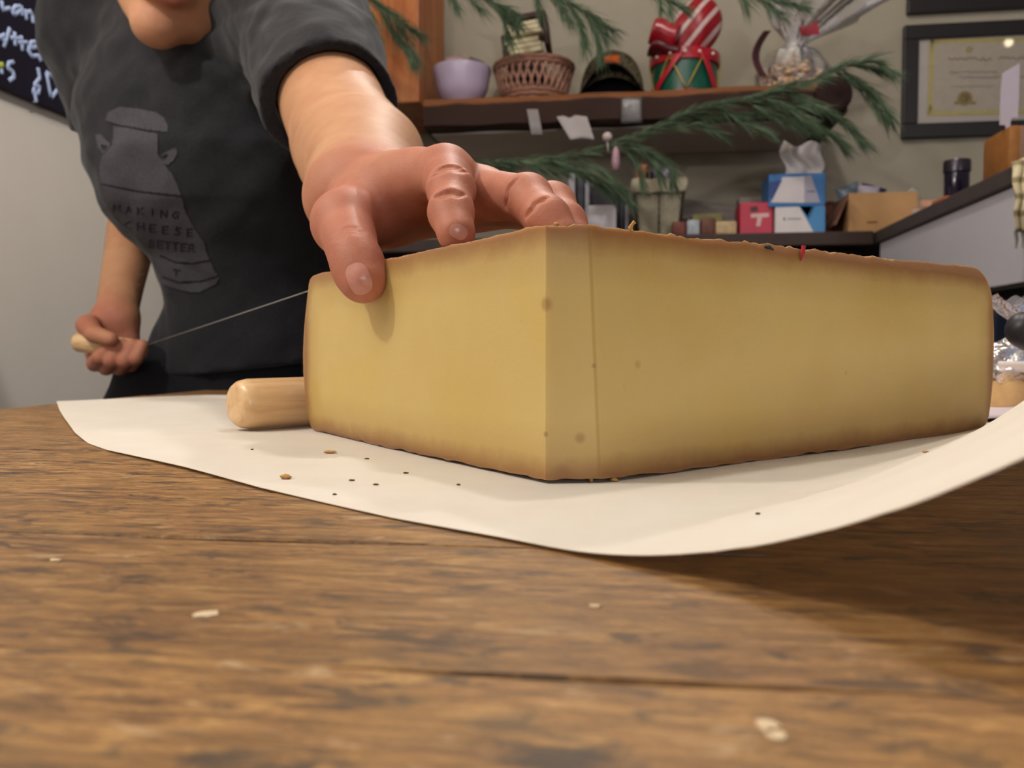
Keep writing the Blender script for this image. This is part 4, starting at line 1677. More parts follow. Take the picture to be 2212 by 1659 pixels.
# cardboard box with packets
vb = 2.075
a_, b_ = V(1832, 503, vb), V(1982, 414, vb)
wb = (b_ - a_).dot(RU)
hb = b_.z - CT
cb = a_ + RU * wb / 2 + RV * .07
card = mat('#b98f63', 0.75, 0.1, 15, 0.2, name='cardboard')
cx = thing('cardboard_box', (cb.x, cb.y, CT), 'open tan cardboard box filled with packets on the back counter', 'box')
m_ = MB()
for du, dv, su, sv in ((0, -.07, wb, .004), (0, .07, wb, .004), (-wb / 2 + .002, 0, .004, .136), (wb / 2 - .002, 0, .004, .136)):
    m_.box(Vector((cb.x, cb.y, CT + hb / 2)) + RU * du + RV * dv, (su, sv, hb), RA)
m_.box(Vector((cb.x, cb.y, CT + .002)), (wb - .008, .136, .003), RA)
obj('carton', m_, card, cx)
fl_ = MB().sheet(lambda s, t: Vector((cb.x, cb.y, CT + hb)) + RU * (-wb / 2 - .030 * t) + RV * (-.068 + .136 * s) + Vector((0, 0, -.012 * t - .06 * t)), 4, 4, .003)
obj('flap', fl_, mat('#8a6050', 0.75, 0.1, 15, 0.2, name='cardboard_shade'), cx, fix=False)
obj('printed_mark', card_tri([(1872, 479), (1895, 478), (1895, 482), (1872, 483)], vb, .0026, .0008), mat('#7d5530', 0.7, 0.1, 30, name='print_brown'), cx)


def pillow(c_, w, h, d, hexc, label, grp, name='snack_packet', rot=0.0, lean=0.0):
    U_ = RU * math.cos(rot) + Vector((0, 0, 1)) * math.sin(rot)
    W_ = Vector((0, 0, 1)) * math.cos(rot) - RU * math.sin(rot)
    W_ = (W_ + RV * lean).normalized()
    N_ = U_.cross(W_)
    m_ = MB()
    for sg in (-1, 1):
        m_.sheet(lambda s, t: Vector(c_) + U_ * (w * (s - .5)) + W_ * (h * (t - .5)) + N_ * (sg * d * .5 * (math.sin(math.pi * s) * math.sin(math.pi * t)) ** .6 + .001 * math.sin(s * 19 + t * 13)), 12, 12)
    return tag(obj(name, m_, mat(hexc, 0.35, 0.2, 60, 0.5, name='foil_' + hexc), smooth=50), label, 'packet', grp)


g = 'packets in the cardboard box'
zb = CT + hb
pillow(Vector((cb.x, cb.y, zb - .005)) + RU * -.052, .055, .08, .03, '#5e6a78', 'grey-blue striped packet poking up from the cardboard box near its flap', g, rot=.35)
pillow(Vector((cb.x, cb.y, zb - .012)) + RU * -.022 + RV * -.02, .05, .075, .03, '#a8a0ac', 'pale packet in the middle of the cardboard box', g, rot=-.1)
pillow(Vector((cb.x, cb.y, zb - .006)) + RU * -.004 + RV * .03, .06, .085, .03, '#2c3052', 'navy packet behind the pale one in the cardboard box', g, rot=-.3)
m_ = MB().sheet(lambda s, t: V(1957 + 26 * s, 417 - 14 * t * (1 - abs(2 * s - 1.2) * .8), vb + .02 + .03 * s) + RV * (.008 * math.sin(5 * s + 4 * t)) + Vector((0, 0, -.016 * (1 - t))), 10, 8, .0008)
tag(obj('paper_scrap', m_, tis_m, smooth=True, fix=False), 'crumpled white paper corner sticking out of the cardboard box', 'paper')

# red-brown lump beside the box, seen past its flap
q = V(1812, 420, 2.2)
tag(obj('wrapped_loaf', MB().box(Vector((q.x + .01, q.y + .09, CT + .055)), (.05, .07, .11), RA, .02), mat('#6b3a28', 0.7, 0.2, 40, name='russet_wrap'), smooth=40), 'russet wrapped packet behind the flap of the cardboard box', 'packet')

# small wrapped things between basket and red box
g = 'small packets on the back counter'
for x0, x1, y0, hx_, lab in ((1452, 1482, 478, '#6d2f22', 'russet small packet beside the wire basket'), (1484, 1512, 474, '#9aa0a8', 'small white and blue label packet beside the russet one'), (1514, 1546, 470, '#5f3320', 'brown little packet between the white label and the cream one'), (1546, 1592, 477, '#b39a72', 'cream long packet next to the red carton')):
    a_, b_ = V(x0, 500, 2.075), V(x1, y0, 2.075)
    w = (b_ - a_).dot(RU)
    h = b_.z - CT
    c_ = a_ + RU * w / 2 + RV * .02
    tag(obj('small_packet', MB().box(Vector((c_.x, c_.y, CT + h / 2)), (w, .04, h), RA, .004), mat(hx_, 0.5, 0.25, 60, name='wrap_' + hx_), smooth=40), lab, 'packet', g)
a_ = V(1530, 462, 2.14)
tag(obj('flat_package', MB().box(Vector((a_.x, a_.y + .02, (CT + a_.z) / 2)), (.075, .05, a_.z - CT), RA, .003), mat('#77703f', 0.6, 0.25, 50, name='olive_wrap')), 'olive yellow packet lying behind the small brown packets', 'packet')
pa, pb_ = V(1472, 430, 2.36), V(1602, 448, 2.33)
m_ = MB()
d_ = (pb_ - pa).normalized()
nx_ = Vector((0, 0, 1)) - d_ * d_.z
nx_.normalize()
zc_ = (pa + pb_) / 2
hgt = .055
m_.box(zc_ - nx_ * hgt / 2, ((pb_ - pa).length, .02, hgt), (d_, nx_.cross(d_), nx_), .002)
tag(obj('wooden_board', m_, wood_mat('greyed_board', '#5c524c', '#776a62', '#8c8078', (4, 30, 60))), 'greyish weathered board slanting between the wire basket and the red carton', 'board')
m_ = MB()
a_ = V(1470, 470, 2.12)
m_.box(Vector((a_.x + .004, a_.y + .06, CT + .035)), (.012, .012, .07), RA, .002)
tag(obj('metal_clip', m_, mat('#8a868c', 0.3, 0.05, 30, 0.6, 0.8, name='clip_steel')), 'small shiny metal clip under the slanting grey board', 'clip')

# wire basket with liner
bc_ = V(1422, 470, 2.17)
bk = thing('wire_basket', (bc_.x, bc_.y, CT), 'wire mesh basket with cream cloth liner standing on the back counter', 'basket')
zt_ = V(1422, 388, 2.10).z
wt, wbm = .125, .098


def bk_pt(s, t, g_=0.0):
    """s around (0..1 square), t up"""
    k = s * 4
    i = int(k) % 4
    f = k - int(k)
    cs = [(-1, -1), (1, -1), (1, 1), (-1, 1), (-1, -1)]
    x = cs[i][0] + (cs[i + 1][0] - cs[i][0]) * f
    y = cs[i][1] + (cs[i + 1][1] - cs[i][1]) * f
    w = (wbm + (wt - wbm) * t) / 2 + g_
    return Vector((bc_.x, bc_.y, CT + .004)) + RU * (x * w) + RV * (y * w) + Vector((0, 0, (zt_ - CT - .004) * t))


liner = MB().sheet(lambda s, t: bk_pt(s % 1.0, t * .99, -.003 + .0015 * math.sin(s * 90)), 64, 12)
obj('cloth_liner', liner, mat('#b5ab94', 0.9, 0.12, 60, 0.1, bump=.3, name='linen'), bk, smooth=True)
cuff = MB().sheet(lambda s, t: bk_pt(s % 1.0, 1.0 - .22 * t, .0015 + .004 * math.sin(math.pi * t) + .0018 * math.sin(s * 110)) + Vector((0, 0, .004 * (1 - t) + .002 * math.sin(s * 60))), 96, 8, .0012)
obj('liner_cuff', cuff, mat('#bdb39a', 0.9, 0.12, 60, 0.1, bump=.3, name='linen_cuff'), bk, smooth=True, fix=False)
wm = MB()
for r in range(7):
    t0 = .02 + r * .12
    n_ = 48
    for ph_ in (0, .5):
        pts = []
        for j in range(n_ + 1):
            zig = .06 * (1 if (j + int(ph_ * 2)) % 2 else -1)
            pts.append(bk_pt((j / n_) % 1.0, min(.76, max(0, t0 + zig)), .0016))
        wm.tube(pts, .0007, 5)
for q_ in (0, .125, .25, .375, .5, .625, .75, .875):
    wm.tube([bk_pt(q_, 0, .002), bk_pt(q_, .8, .002)], .0016, 6)
for t0 in (0.0, .78):
    wm.tube([bk_pt((j / 48) % 1.0, t0, .002) for j in range(49)], .0016, 6)
obj('wire_mesh', wm, mat('#4a4238', 0.5, 0.15, 50, 0.5, 0.6, name='dark_wire'), bk, smooth=True)
g = 'things in the wire basket'
a_ = V(1400, 385, 2.17)
tag(obj('dark_bottle', MB().lathe(Vector((bc_.x, bc_.y, CT + .01)) + RU * -.022 + RV * .01, [(.0001, 0), (.020, 0), (.021, .10), (.019, .12), (.009, .145), (.009, .168), (.0001, .168)], 20), mat('#17150f', 0.25, 0.2, 30, 0.6, name='dark_glass'), smooth=40), 'dark little bottle standing in the cloth-lined wire basket', 'bottle', g)
pillow(Vector((bc_.x, bc_.y, zt_ + .004)) + RU * .018 + RV * -.01, .05, .075, .02, '#4c4858', 'dull violet packet poking out of the wire basket', g, rot=.3)
pillow(Vector((bc_.x, bc_.y, zt_ + .016)) + RU * -.046 + RV * -.01, .024, .075, .014, '#a5572c', 'thin orange packet at the edge of the wire basket', g, rot=-.15)

# binders and leaflets
g = 'binders beside the wire basket'
for x0, x1, y0, v, hx_, lab, ln_ in ((1228, 1243, 372, 2.14, '#b3b0b8', 'pale grey slim binder, the one nearest the hand', .05), (1246, 1262, 378, 2.16, '#3a3a44', 'dark slate slim binder squeezed between pale ones', .05), (1263, 1274, 385, 2.17, '#a5a3ab', 'light grey slim binder behind the white leaflet card', .04), (1339, 1349, 400, 2.17, '#2c2c36', 'black slim binder between the leaflet card and wire basket', -.03), (1350, 1359, 408, 2.15, '#8d8c98', 'grey slim binder touching the wire basket', -.03)):
    a_, b_ = V(x0, 500, v), V(x1, y0, v)
    w = (b_ - a_).dot(RU) - .001
    h = b_.z - CT
    c_ = a_ + RU * w / 2 + RV * .09
    tag(obj('binder', MB().box(Vector((c_.x, c_.y, CT + h / 2)), (w, .18, h), RA, .002), mat(hx_, 0.5, 0.1, 40, name='binder_' + hx_)), lab, 'binder', g)
a_, b_ = V(1276, 500, 2.16), V(1338, 400, 2.16)
w = (b_ - a_).dot(RU)
tag(obj('document_case', MB().box(Vector((a_.x, a_.y, (CT + b_.z) / 2)) + RU * w / 2 + RV * .06, (w - .002, .12, b_.z - CT), RA, .003), mat('#2b2830', 0.6, 0.15, 40, name='dark_case')), 'blackish document case behind the white leaflet card', 'case')
a_, b_ = V(1270, 500, 2.09), V(1331, 441, 2.10)
w = (b_ - a_).dot(RU)
m_ = MB().sheet(lambda s, t: Vector((a_.x, a_.y, CT)) + RU * (w * s) + Vector((0, 0, (b_.z - CT) * t)) + RV * (.02 * t), 2, 2, .003)
tag(obj('leaflet_card', m_, mat('#b6b0b6', 0.6, 0.06, 40, name='white_leaflet'), fix=False), 'white leaflet card leaning before the dark document case', 'card')

# little framed card on the wall behind the arm
m_, a_, w_, h_ = front_box(MB(), 884, 313, 946, 372, V_WALL - .014, .012, .002)
fr = thing('framed_card', (a_.x, a_.y, a_.z), 'small grey framed card on the wall under the shelf, half hidden by the forearm', 'frame')
obj('frame', m_, mat('#4a4a50', 0.5, 0.1, 30, name='slate_frame'), fr)
m_, *_ = front_box(MB(), 888, 319, 941, 368, V_WALL - .0165, .002, 0)
obj('card', m_, mat('#7d8078', 0.6, 0.06, 30, name='grey_card'), fr)

# ------------------------------------------------------------------ shelf
ZS = HZ + .6355
V_SF = 2.085
sh_top = wood_mat('shelf_edge_wood', '#5d3520', '#8d5630', '#a96f43', (6, 40, 40), (0, 0, YAW), 0.55, 0.3)
sh = thing('wall_shelf', room(.2, 2.26, ZS - .076), 'long dark wooden wall shelf with a rough rounded end, holding bowl, basket, cap and drum', 'shelf')
m_ = MB()
prof = [(V_WALL - .002, 0), (V_SF + .018, 0), (V_SF + .006, -.005), (V_SF + .001, -.014), (V_SF, -.022), (V_SF + .004, -.070), (V_SF + .016, -.076), (V_WALL - .002, -.076)]
uL, uR = -.52, .532
vs, fs = [], []
N_ = 80
for i in range(N_ + 1):
    f = i / N_
    u = uL + (uR - uL) * f
    k = 1.0
    if u > uR - .05:
        k = math.sqrt(max(0.02, 1 - ((u - uR + .05) / .05) ** 2))
    for j, (v_, h) in enumerate(prof):
        wv = (.003 * math.sin(u * 17) + .002 * math.sin(u * 41 + j)) if 0 < j < 7 else 0
        hh = -.038 + (h + .038) * k + (.0015 * math.sin(u * 29 + j * 2) if 1 < j < 7 else 0)
        vv = V_WALL - .002 + (v_ + wv - V_WALL + .002) * (.65 + .35 * k)
        vs.append(room(u, vv, ZS + hh))
L_ = len(prof)
for i in range(N_):
    for j in range(L_):
        fs.append((i * L_ + j, i * L_ + (j + 1) % L_, (i + 1) * L_ + (j + 1) % L_, (i + 1) * L_ + j))
fs.append(tuple(range(L_)))
fs.append(tuple(N_ * L_ + j for j in range(L_))[::-1])
m_.add(vs, fs)
smat = NT('dark_live_edge')
_v = smat.coords((1, 1, 1))
sx_ = smat.n('ShaderNodeSeparateXYZ')
smat.l(_v, sx_.inputs[0])
tp = smat.ramp(smat.math('MULTIPLY', smat.math('ADD', sx_.outputs[2], smat.math('MULTIPLY', smat.noise(smat.coords((12, 12, 60)), 1.0, 4), .02)), 12.0), [(.79, '#3a241c'), (.86, '#8f5a36')])
gr = smat.noise(smat.coords((6, 6, 80), (0, 0, YAW)), 1.0, 6, .6)
smat.color(smat.mix(smat.math('MULTIPLY', gr, .6), tp, '#1f1310'))
smat.set(Roughness=0.7, Specular_IOR_Level=0.2)
obj('slab', m_, smat.m, sh, _wl[sh.name])
obj('underside_panel', MB().box(room((uL + uR - .06) / 2, (V_SF + .05 + V_WALL) / 2 - .002, ZS - .0765), (uR - uL - .08, V_WALL - V_SF - .06, .006), RA), mat('#d6cdc2', 0.8, 0.06, 8, 0.2, name='shelf_underside'), sh)
cut = V(1800, 205, V_SF - .012)
m_ = MB().lathe(cut - RV * .006, [(.0001, 0), (.040, .0), (.043, .004), (.043, .11), (.0001, .11)], 28, RV)
obj('bracket_log', m_, mat('#2c1b18', 0.75, 0.3, 40, 0.2, name='dark_bark'), sh, smooth=40)

# pine board standing at the shelf's end
m_, a_, w_, h_ = front_box(MB(), 690, -260, 905, 205, V_SF + .03, .30, .004)
pb = MB()
a_ = V(905, 100, V_SF + .03)
pb.box(Vector((a_.x, a_.y, ZS + .26)) - RU * .13 + RV * .15, (.26, .30, .52), RA, .004)
tag(obj('pine_cabinet', pb, wood_mat('orange_pine', '#7a3d1c', '#a9602f', '#c07c45', (26, 26, 4), (0, 0, YAW), 0.45, 0.35)), 'orange pine cabinet side standing on the shelf behind the reaching arm', 'cabinet')

# bowl
bp = V(998, 200, V_SF + .090)
bp.z = ZS
bw = thing('bowl', bp, 'lilac white bowl on the shelf next to the pine cabinet', 'bowl')
prof = [(.0001, 0), (.036, 0), (.039, .004), (.041, .009), (.056, .020), (.068, .045), (.073, .075), (.0775, .094), (.0765, .097), (.0745, .095), (.070, .075), (.064, .045), (.05, .022), (.0001, .016)]
obj('bowl_body', MB().lathe(bp, prof, 48), mat('#b3a3bb', 0.35, 0.03, 10, 0.5, name='lilac_glaze'), bw, smooth=50)
g = 'packets in the lilac bowl'
pillow(bp + RU * -.012 + Vector((0, 0, .098)) + RV * -.01, .055, .065, .03, '#b79a98', 'pale pink packet on top in the lilac bowl', g, rot=.15)
pillow(bp + RU * -.045 + Vector((0, 0, .086)) + RV * .02, .035, .06, .02, '#39553c', 'green packet at the edge of the lilac bowl', g, rot=.6)
pillow(bp + RU * .026 + Vector((0, 0, .096)) + RV * .02, .045, .07, .02, '#6d666a', 'grey translucent packet in the lilac bowl', g, rot=-.4)

# pierced basket
kp = V(1153, 200, V_SF + .115)
kp.z = ZS
kb = thing('basket', kp, 'brown woven basket with slanted openings holding a cream layered bundle', 'basket')
m_ = MB()
wv_m = mat('#8d6453', 0.6, 0.22, 120, 0.3, name='woven_cane')
n_ = 30


def kr(h):
    return .073 + .030 * (h / .105) ** .8


for hh in (.003, .014, .024):
    m_.tube([kp + RU * (kr(hh) * math.cos(2 * math.pi * i / 48)) + RV * (kr(hh) * math.sin(2 * math.pi * i / 48)) + Vector((0, 0, hh + .0015 * math.sin(i * 2.1))) for i in range(49)], .0062, 8)
obj('base', m_, wv_m, kb, smooth=True)
m_ = MB()
for hh in (.090, .099):
    m_.tube([kp + RU * (kr(hh) * math.cos(2 * math.pi * i / 48)) + RV * (kr(hh) * math.sin(2 * math.pi * i / 48)) + Vector((0, 0, hh + .0015 * math.sin(i * 2.3))) for i in range(49)], .0070, 8)
obj('rim', m_, wv_m, kb, smooth=True)
m_ = MB()
for i in range(n_):
    for sg in (1, -1):
        pts = []
        for j in range(5):
            t = j / 4
            a = 2 * math.pi * (i + (.0 if sg > 0 else .5)) / n_ + sg * .26 * (t - .5)
            hh = .024 + .066 * t
            r = kr(hh) + (.002 if sg > 0 else -.002)
            pts.append(kp + RU * (r * math.cos(a)) + RV * (r * math.sin(a)) + Vector((0, 0, hh)))
        m_.tube(pts, .0036, 6)
obj('stakes', m_, mat('#a57b68', 0.6, 0.22, 120, 0.3, name='light_cane'), kb, smooth=True)
obj('bottom', MB().lathe(kp, [(.0001, .001), (.07, .001), (.07, .005), (.0001, .005)], 32), wv_m, kb)
# layered bundle standing in the basket
bc2_ = V(1152, 100, V_SF + .115)
bn = thing('layered_bundle', (kp.x, kp.y, ZS + .006), 'cream layered bundle with dark brown cover standing up in the woven basket', 'bundle')
tilt = math.radians(-7)
Ub = RU * math.cos(tilt) - Vector((0, 0, 1)) * math.sin(tilt)
Wb = Vector((0, 0, 1)) * math.cos(tilt) + RU * math.sin(tilt)
base_ = kp + Vector((0, 0, .02)) + RU * -.004
AX = (Ub, RV, Wb)
cream = mat('#d6caa8', 0.8, 0.12, 60, 0.1, name='cream_layers')
choc = mat('#3b2420', 0.6, 0.25, 50, 0.3, name='brown_cover')
for z0, dx, w, h in ((.127, -.002, .088, .040), (.172, .003, .086, .034)):
    m_ = MB()
    for k in range(3):
        m_.box(base_ + Wb * (z0 + (k - 1) * h / 3) + Ub * (dx + random.uniform(-.004, .004)), (w + random.uniform(-.004, .004), .080, h / 3 - .0006), AX, .0035)
    obj('cream_slab', m_, cream, bn, smooth=40)
m_ = MB().box(base_ + Wb * .200 + Ub * .008, (.112, .090, .014), AX, .004).box(base_ + Wb * .160 + Ub * .058, (.014, .092, .085), AX, .005).box(base_ + Wb * .125 + Ub * -.054 + RV * .01, (.012, .080, .085), AX, .004).box(base_ + Wb * .075 + RV * .0, (.088, .078, .060), AX, .004)
obj('brown_cover', m_, choc, bn, smooth=40)

# cap
cp = V(1322, 200, V_SF + .115)
cp.z = ZS
cap = thing('cap', cp, 'camouflage cap with orange patch and dark underside of the brim facing out', 'cap')
cam_m = NT('camouflage_cloth')
_v = cam_m.coords()
cam_m.color(cam_m.ramp(cam_m.noise(_v, 38, 3, .6, .8), [(.3, '#3a372b'), (.45, '#57523f'), (.55, '#4a3c2e'), (.7, '#6d6753')], 'CONSTANT'))
cam_m.set(Roughness=0.9, Specular_IOR_Level=0.1)
m_ = MB().sheet(lambda s, t: cp + RU * (.081 * math.cos(math.pi * s) * math.cos(t * math.pi / 2) ** .8) + RV * (-.03 + .095 * t * 0 + .0 + (.085 * math.sin(math.pi * s) * math.cos(t * math.pi / 2) ** .8)) + Vector((0, 0, .012 + .112 * math.sin(t * math.pi / 2))), 28, 14, .002)
m_.sheet(lambda s, t: cp + RU * (-.081 * math.cos(math.pi * s) * math.cos(t * math.pi / 2) ** .8) + RV * (-.03 - (.045 * math.sin(math.pi * s) * math.cos(t * math.pi / 2) ** .8)) + Vector((0, 0, .044 + .080 * math.sin(t * math.pi / 2) - .030 * (1 - t) * (abs(math.cos(math.pi * s))) ** 2)), 28, 14, .002)
obj('crown', m_, cam_m.m, cap, smooth=True, fix=False)


def brim(s, t):
    a = math.pi * s
    x = -.081 * math.cos(a)
    arch = .062 * (1 - (x / .083) ** 2)
    return cp + RU * (x * (1 - .04 * t)) + RV * (-.045 - .045 * math.sin(a) ** .6 * t - .02 * math.sin(a)) + Vector((0, 0, .004 + arch + .004 * (1 - t)))


obj('brim', MB().sheet(brim, 28, 8, .004), cam_m.m, cap, smooth=True, fix=False)
obj('brim_lining', MB().sheet(lambda s, t: brim(s, .97 * t) - Vector((0, 0, .0065)) + RV * .003, 28, 8, .0012), mat('#0c0b10', 0.9, 0.1, 50, 0.1, name='black_lining'), cap, smooth=True, fix=False)
obj('inside_band', MB().sheet(lambda s, t: cp + RU * (.078 * (2 * s - 1)) + RV * (-.035) + Vector((0, 0, .003 + t * .052 * (1 - (2 * s - 1) ** 2))), 20, 4, .001), mat('#0c0b10', 0.9, 0.1, 50, 0.1, name='black_lining'), cap, fix=False)
pp_ = [(1301, 142), (1312, 140), (1330, 140), (1342, 143), (1343, 154), (1330, 156), (1314, 156), (1302, 154)]
obj('front_patch', MB().sheet(lambda s, t: cp + RU * (-.024 + .048 * s) + RV * (-.0775 + .012 * (2 * s - 1) ** 2 + .007 * t) + Vector((0, 0, .080 + .020 * t)), 8, 4, .0015), mat('#c05a22', 0.7, 0.3, 160, 0.2, name='orange_stitching'), cap, smooth=True, fix=False)

# drum ornament with striped bow
dp = V(1478, 200, V_SF + .112)
dp.z = ZS
dr_ = thing('drum_ornament', dp, 'red and green toy drum with gold cords and a striped red bow on top', 'ornament')
rD = .082
red_f = mat('#a81226', 0.28, 0.18, 30, 0.6, name='red_satin')
obj('drum_shell', MB().lathe(dp, [(.0001, .002), (rD, .002), (rD, .100), (.0001, .100)], 48), mat('#0d4a3a', 0.3, 0.25, 25, 0.6, name='green_foil'), dr_, smooth=40)
obj('hoop', MB().lathe(dp, [(rD, .078), (rD + .006, .079), (rD + .007, .092), (rD + .006, .106), (rD - .004, .108), (.0001, .108)], 48), red_f, dr_, smooth=40)
obj('hoop', MB().lathe(dp, [(.0001, 0), (rD + .004, 0), (rD + .004, .004), (rD, .005)], 48), red_f, dr_, smooth=40)
gold = mat('#b59632', 0.35, 0.15, 60, 0.6, 0.5, name='gold_cord')


def drp(a, h, off=0.0):
    return dp + RU * ((rD + .003 + off) * math.sin(a)) - RV * ((rD + .003 + off) * math.cos(a)) + Vector((0, 0, h))


for k in range(7):
    a0 = -1.5 + k * .5
    for sg in (0, 1):
        h0_, h1_ = (.090, .004) if (k + sg) % 2 == 0 else (.004, .090)
        if sg == 0:
            obj('cord', MB().tube([drp(a0 + .5 * j / 6, h0_ + (h1_ - h0_) * j / 6, .003) for j in range(7)], .0016, 6), gold, dr_, smooth=True)
for k, a0 in enumerate((-.9, -.45, -.05, .35, .8)):
    obj('bead', MB().ball(drp(a0, .093, .006), .0042), mat('#d9cfc4', 0.2, 0.05, 50, 0.7, name='pearl'), dr_, smooth=True)
for a0, a1 in ((-.15, -1.0), (.45, .95)):
    m_ = MB().sheet(lambda s, t: drp(a0 + (a1 - a0) * t - .10 + .20 * s, .092 - .090 * t, .006), 4, 12, .0015)
    obj('ribbon_tail', m_, red_f, dr_, smooth=True, fix=False)
st_m = NT('candy_stripe_ribbon')
_v = st_m.coords((1, 1, 1), (0, math.radians(-40), 0))
wv = st_m.n('ShaderNodeTexWave', wave_type='BANDS', bands_direction='X')
wv.inputs['Scale'].default_value = 9.5
st_m.l(_v, wv.inputs['Vector'])
st_m.color(st_m.mix(st_m.ramp(wv.outputs['Fac'], [(.76, (0, 0, 0, 1)), (.80, (1, 1, 1, 1))]), '#96101f', '#c9b4b0'))
st_m.set(Roughness=0.4)
bt = dp + Vector((0, 0, .108))
# broad striped puff leaning over the drum, its crumpled top and two satin loops
def puff(s_, t):
    w = 2 * math.pi * s_
    pr_ = math.sin(math.pi * min(1, .08 + .92 * t)) ** .55
    x = .068 * pr_ * math.cos(w) * (1 + .08 * math.sin(3 * w))
    y = .044 * pr_ * math.sin(w) * (1 + .10 * math.sin(5 * w + 4 * t))
    return bt + RU * (.020 + x + .034 * (t - .4)) + RV * (-.012 + y) + Vector((0, 0, -.004 + .150 * t + .10 * x * .5))


obj('striped_puff', MB().sheet(puff, 40, 26), st_m.m, dr_, smooth=True)
for (dx, dz_, rz, ry, wd, dk) in ((-.052, .052, .030, .034, .062, 0), (-.050, .010, .016, .040, .070, 1)):
    m_ = MB().sheet(lambda s_, t: bt + RU * (dx - wd / 2 + wd * t + .010 * math.sin(2 * math.pi * s_)) + RV * (-.050 + ry * math.cos(2 * math.pi * s_)) + Vector((0, 0, dz_ + rz * math.sin(2 * math.pi * s_) - .018 * t + .004 * math.sin(6 * t))), 30, 8, .0018)
    obj('satin_loop', m_, mat('#5a0a16', 0.4, 0.2, 30, 0.5, name='shaded_red_satin') if dk else red_f, dr_, smooth=True, fix=False)  # lower loop coloured dark to paint the shade in the bow's hollow

# gift wrapped in cellophane
gp = V(1712, 190, V_SF + .11)
gp.z = ZS
nutc = ['#b98b63', '#a4764e', '#c9a37c', '#8c6a45', '#b3a27a']
m_ = MB()
random.seed(5)
mound = MB()
for i in range(210):
    a = random.uniform(0, 2 * math.pi)
    r = .070 * math.sqrt(random.random())
    h = random.uniform(0, .088 * math.sqrt(max(0, 1 - (r / .078) ** 2)))
    mound.ball(gp + RU * (r * math.cos(a)) + RV * (r * math.sin(a)) + Vector((0, 0, .010 + h)), random.uniform(.006, .010), 1.2, .8, .7, 7, 5, .25)
nut_m = NT('nut_mix')
nut_m.color(nut_m.ramp(nut_m.noise(nut_m.coords(), 60, 2, .5), [(.3, '#94704d'), (.45, '#c49a70'), (.58, '#dcc09c'), (.7, '#a98650')]))
nut_m.set(Roughness=0.6)
nuts = obj('nut_mix', mound, nut_m.m, smooth=True)
tag(nuts, 'mound of mixed nuts inside the clear cellophane gift', 'nuts', kind='stuff')


def gift_fn(s, t):
    w = 2 * math.pi * s
    r = np.interp(t, [0, .10, .32, .52, .60, .66, .78, 1.0], [.055, .085, .090, .060, .030, .026, .075, .135])
    r *= 1 + (.05 + .12 * max(0, t - .55)) * math.sin(9 * w + 6 * t) + .06 * math.sin(17 * w - 9 * t) * max(.3, t)
    lean = max(0, t - .60) / .40
    z_ = np.interp(t, [0, .10, .32, .52, .60, .66, .78, 1.0], [.002, .010, .060, .105, .118, .130, .165, .215])
    return gp + RU * (r * math.cos(w) + .075 * lean) + RV * (r * .72 * math.sin(w) - .02 * lean) + Vector((0, 0, z_ + .018 * lean * math.sin(5 * w)))


gift = obj('cellophane_gift', MB().sheet(lambda s, t: gift_fn(s, t * .62), 110, 40), clear_film('cellophane', '#dcd8ea', .09, .10, 60), smooth=True)
obj('plume', MB().sheet(lambda s, t: gift_fn(s, .60 + .40 * t), 130, 30), clear_film('cellophane_plume', '#dcd8ea', .24, .12, 80), gift, smooth=True)
tag(gift, 'gift gathered in crinkled clear cellophane at the end of the shelf', 'gift')
tp_ = V(1748, 64, V_SF + .02)
m_ = MB().prism([V(x, y, V_SF + .01) for x, y in ((1727, 58), (1748, 56), (1765, 42), (1771, 74), (1730, 78))], RV * .0015)
obj('red_tag', m_, mat('#8f1226', 0.5, 0.1, 40, name='red_card_tag'), gift)
m_ = MB().sheet(lambda s, t: V(1650 - 26 * math.sin(math.pi * min(1, t * .9)) + 15 * s, 66 + 100 * t, V_SF + .05 + .02 * s), 6, 8, .0015)
obj('ribbon_end', m_, mat('#4a1420', 0.4, 0.2, 40, 0.5, name='dark_red_ribbon'), gift, smooth=True, fix=False)

# tape and papers under the shelf
scrap_m = mat('#a49c9c', 0.6, 0.06, 40, 0.3, name='paper_scrap_grey')
m_ = MB().sheet(lambda s, t: V(1138 + 24 * s + 10 * t, 236 + 54 * t, V_SF - .003 - .004 * math.sin(3 * t)), 3, 10, .0006)
tag(obj('tape_strip', m_, mat('#77706f', 0.35, 0.06, 40, 0.5, name='dull_tape'), fix=False), 'dull strip of tape hanging off the shelf front above the hand', 'tape')
m_ = MB().sheet(lambda s, t: V(1202 + 66 * s + t * (30 - 14 * s), 252 + (-4 + 8 * abs(s - .5)) + 50 * t * (1 - .0 * s), V_SF - .004 - .012 * t + .006 * math.sin(4 * s)), 8, 8, .0006)
tag(obj('paper_note', m_, scrap_m, smooth=True, fix=False), 'pale paper note curling down from the shelf front', 'note')
m_ = MB().sheet(lambda s, t: V(1341 + 46 * s, 210 + 56 * t, V_SF - .004 - .004 * math.sin(math.pi * t)), 6, 8, .0005)
tag(obj('clear_label_holder', m_, clear_film('tape_film', '#8f8a88', .22, .12, 40), smooth=True, fix=False), 'clear shiny plastic label holder stuck on the shelf front below the cap', 'label holder')

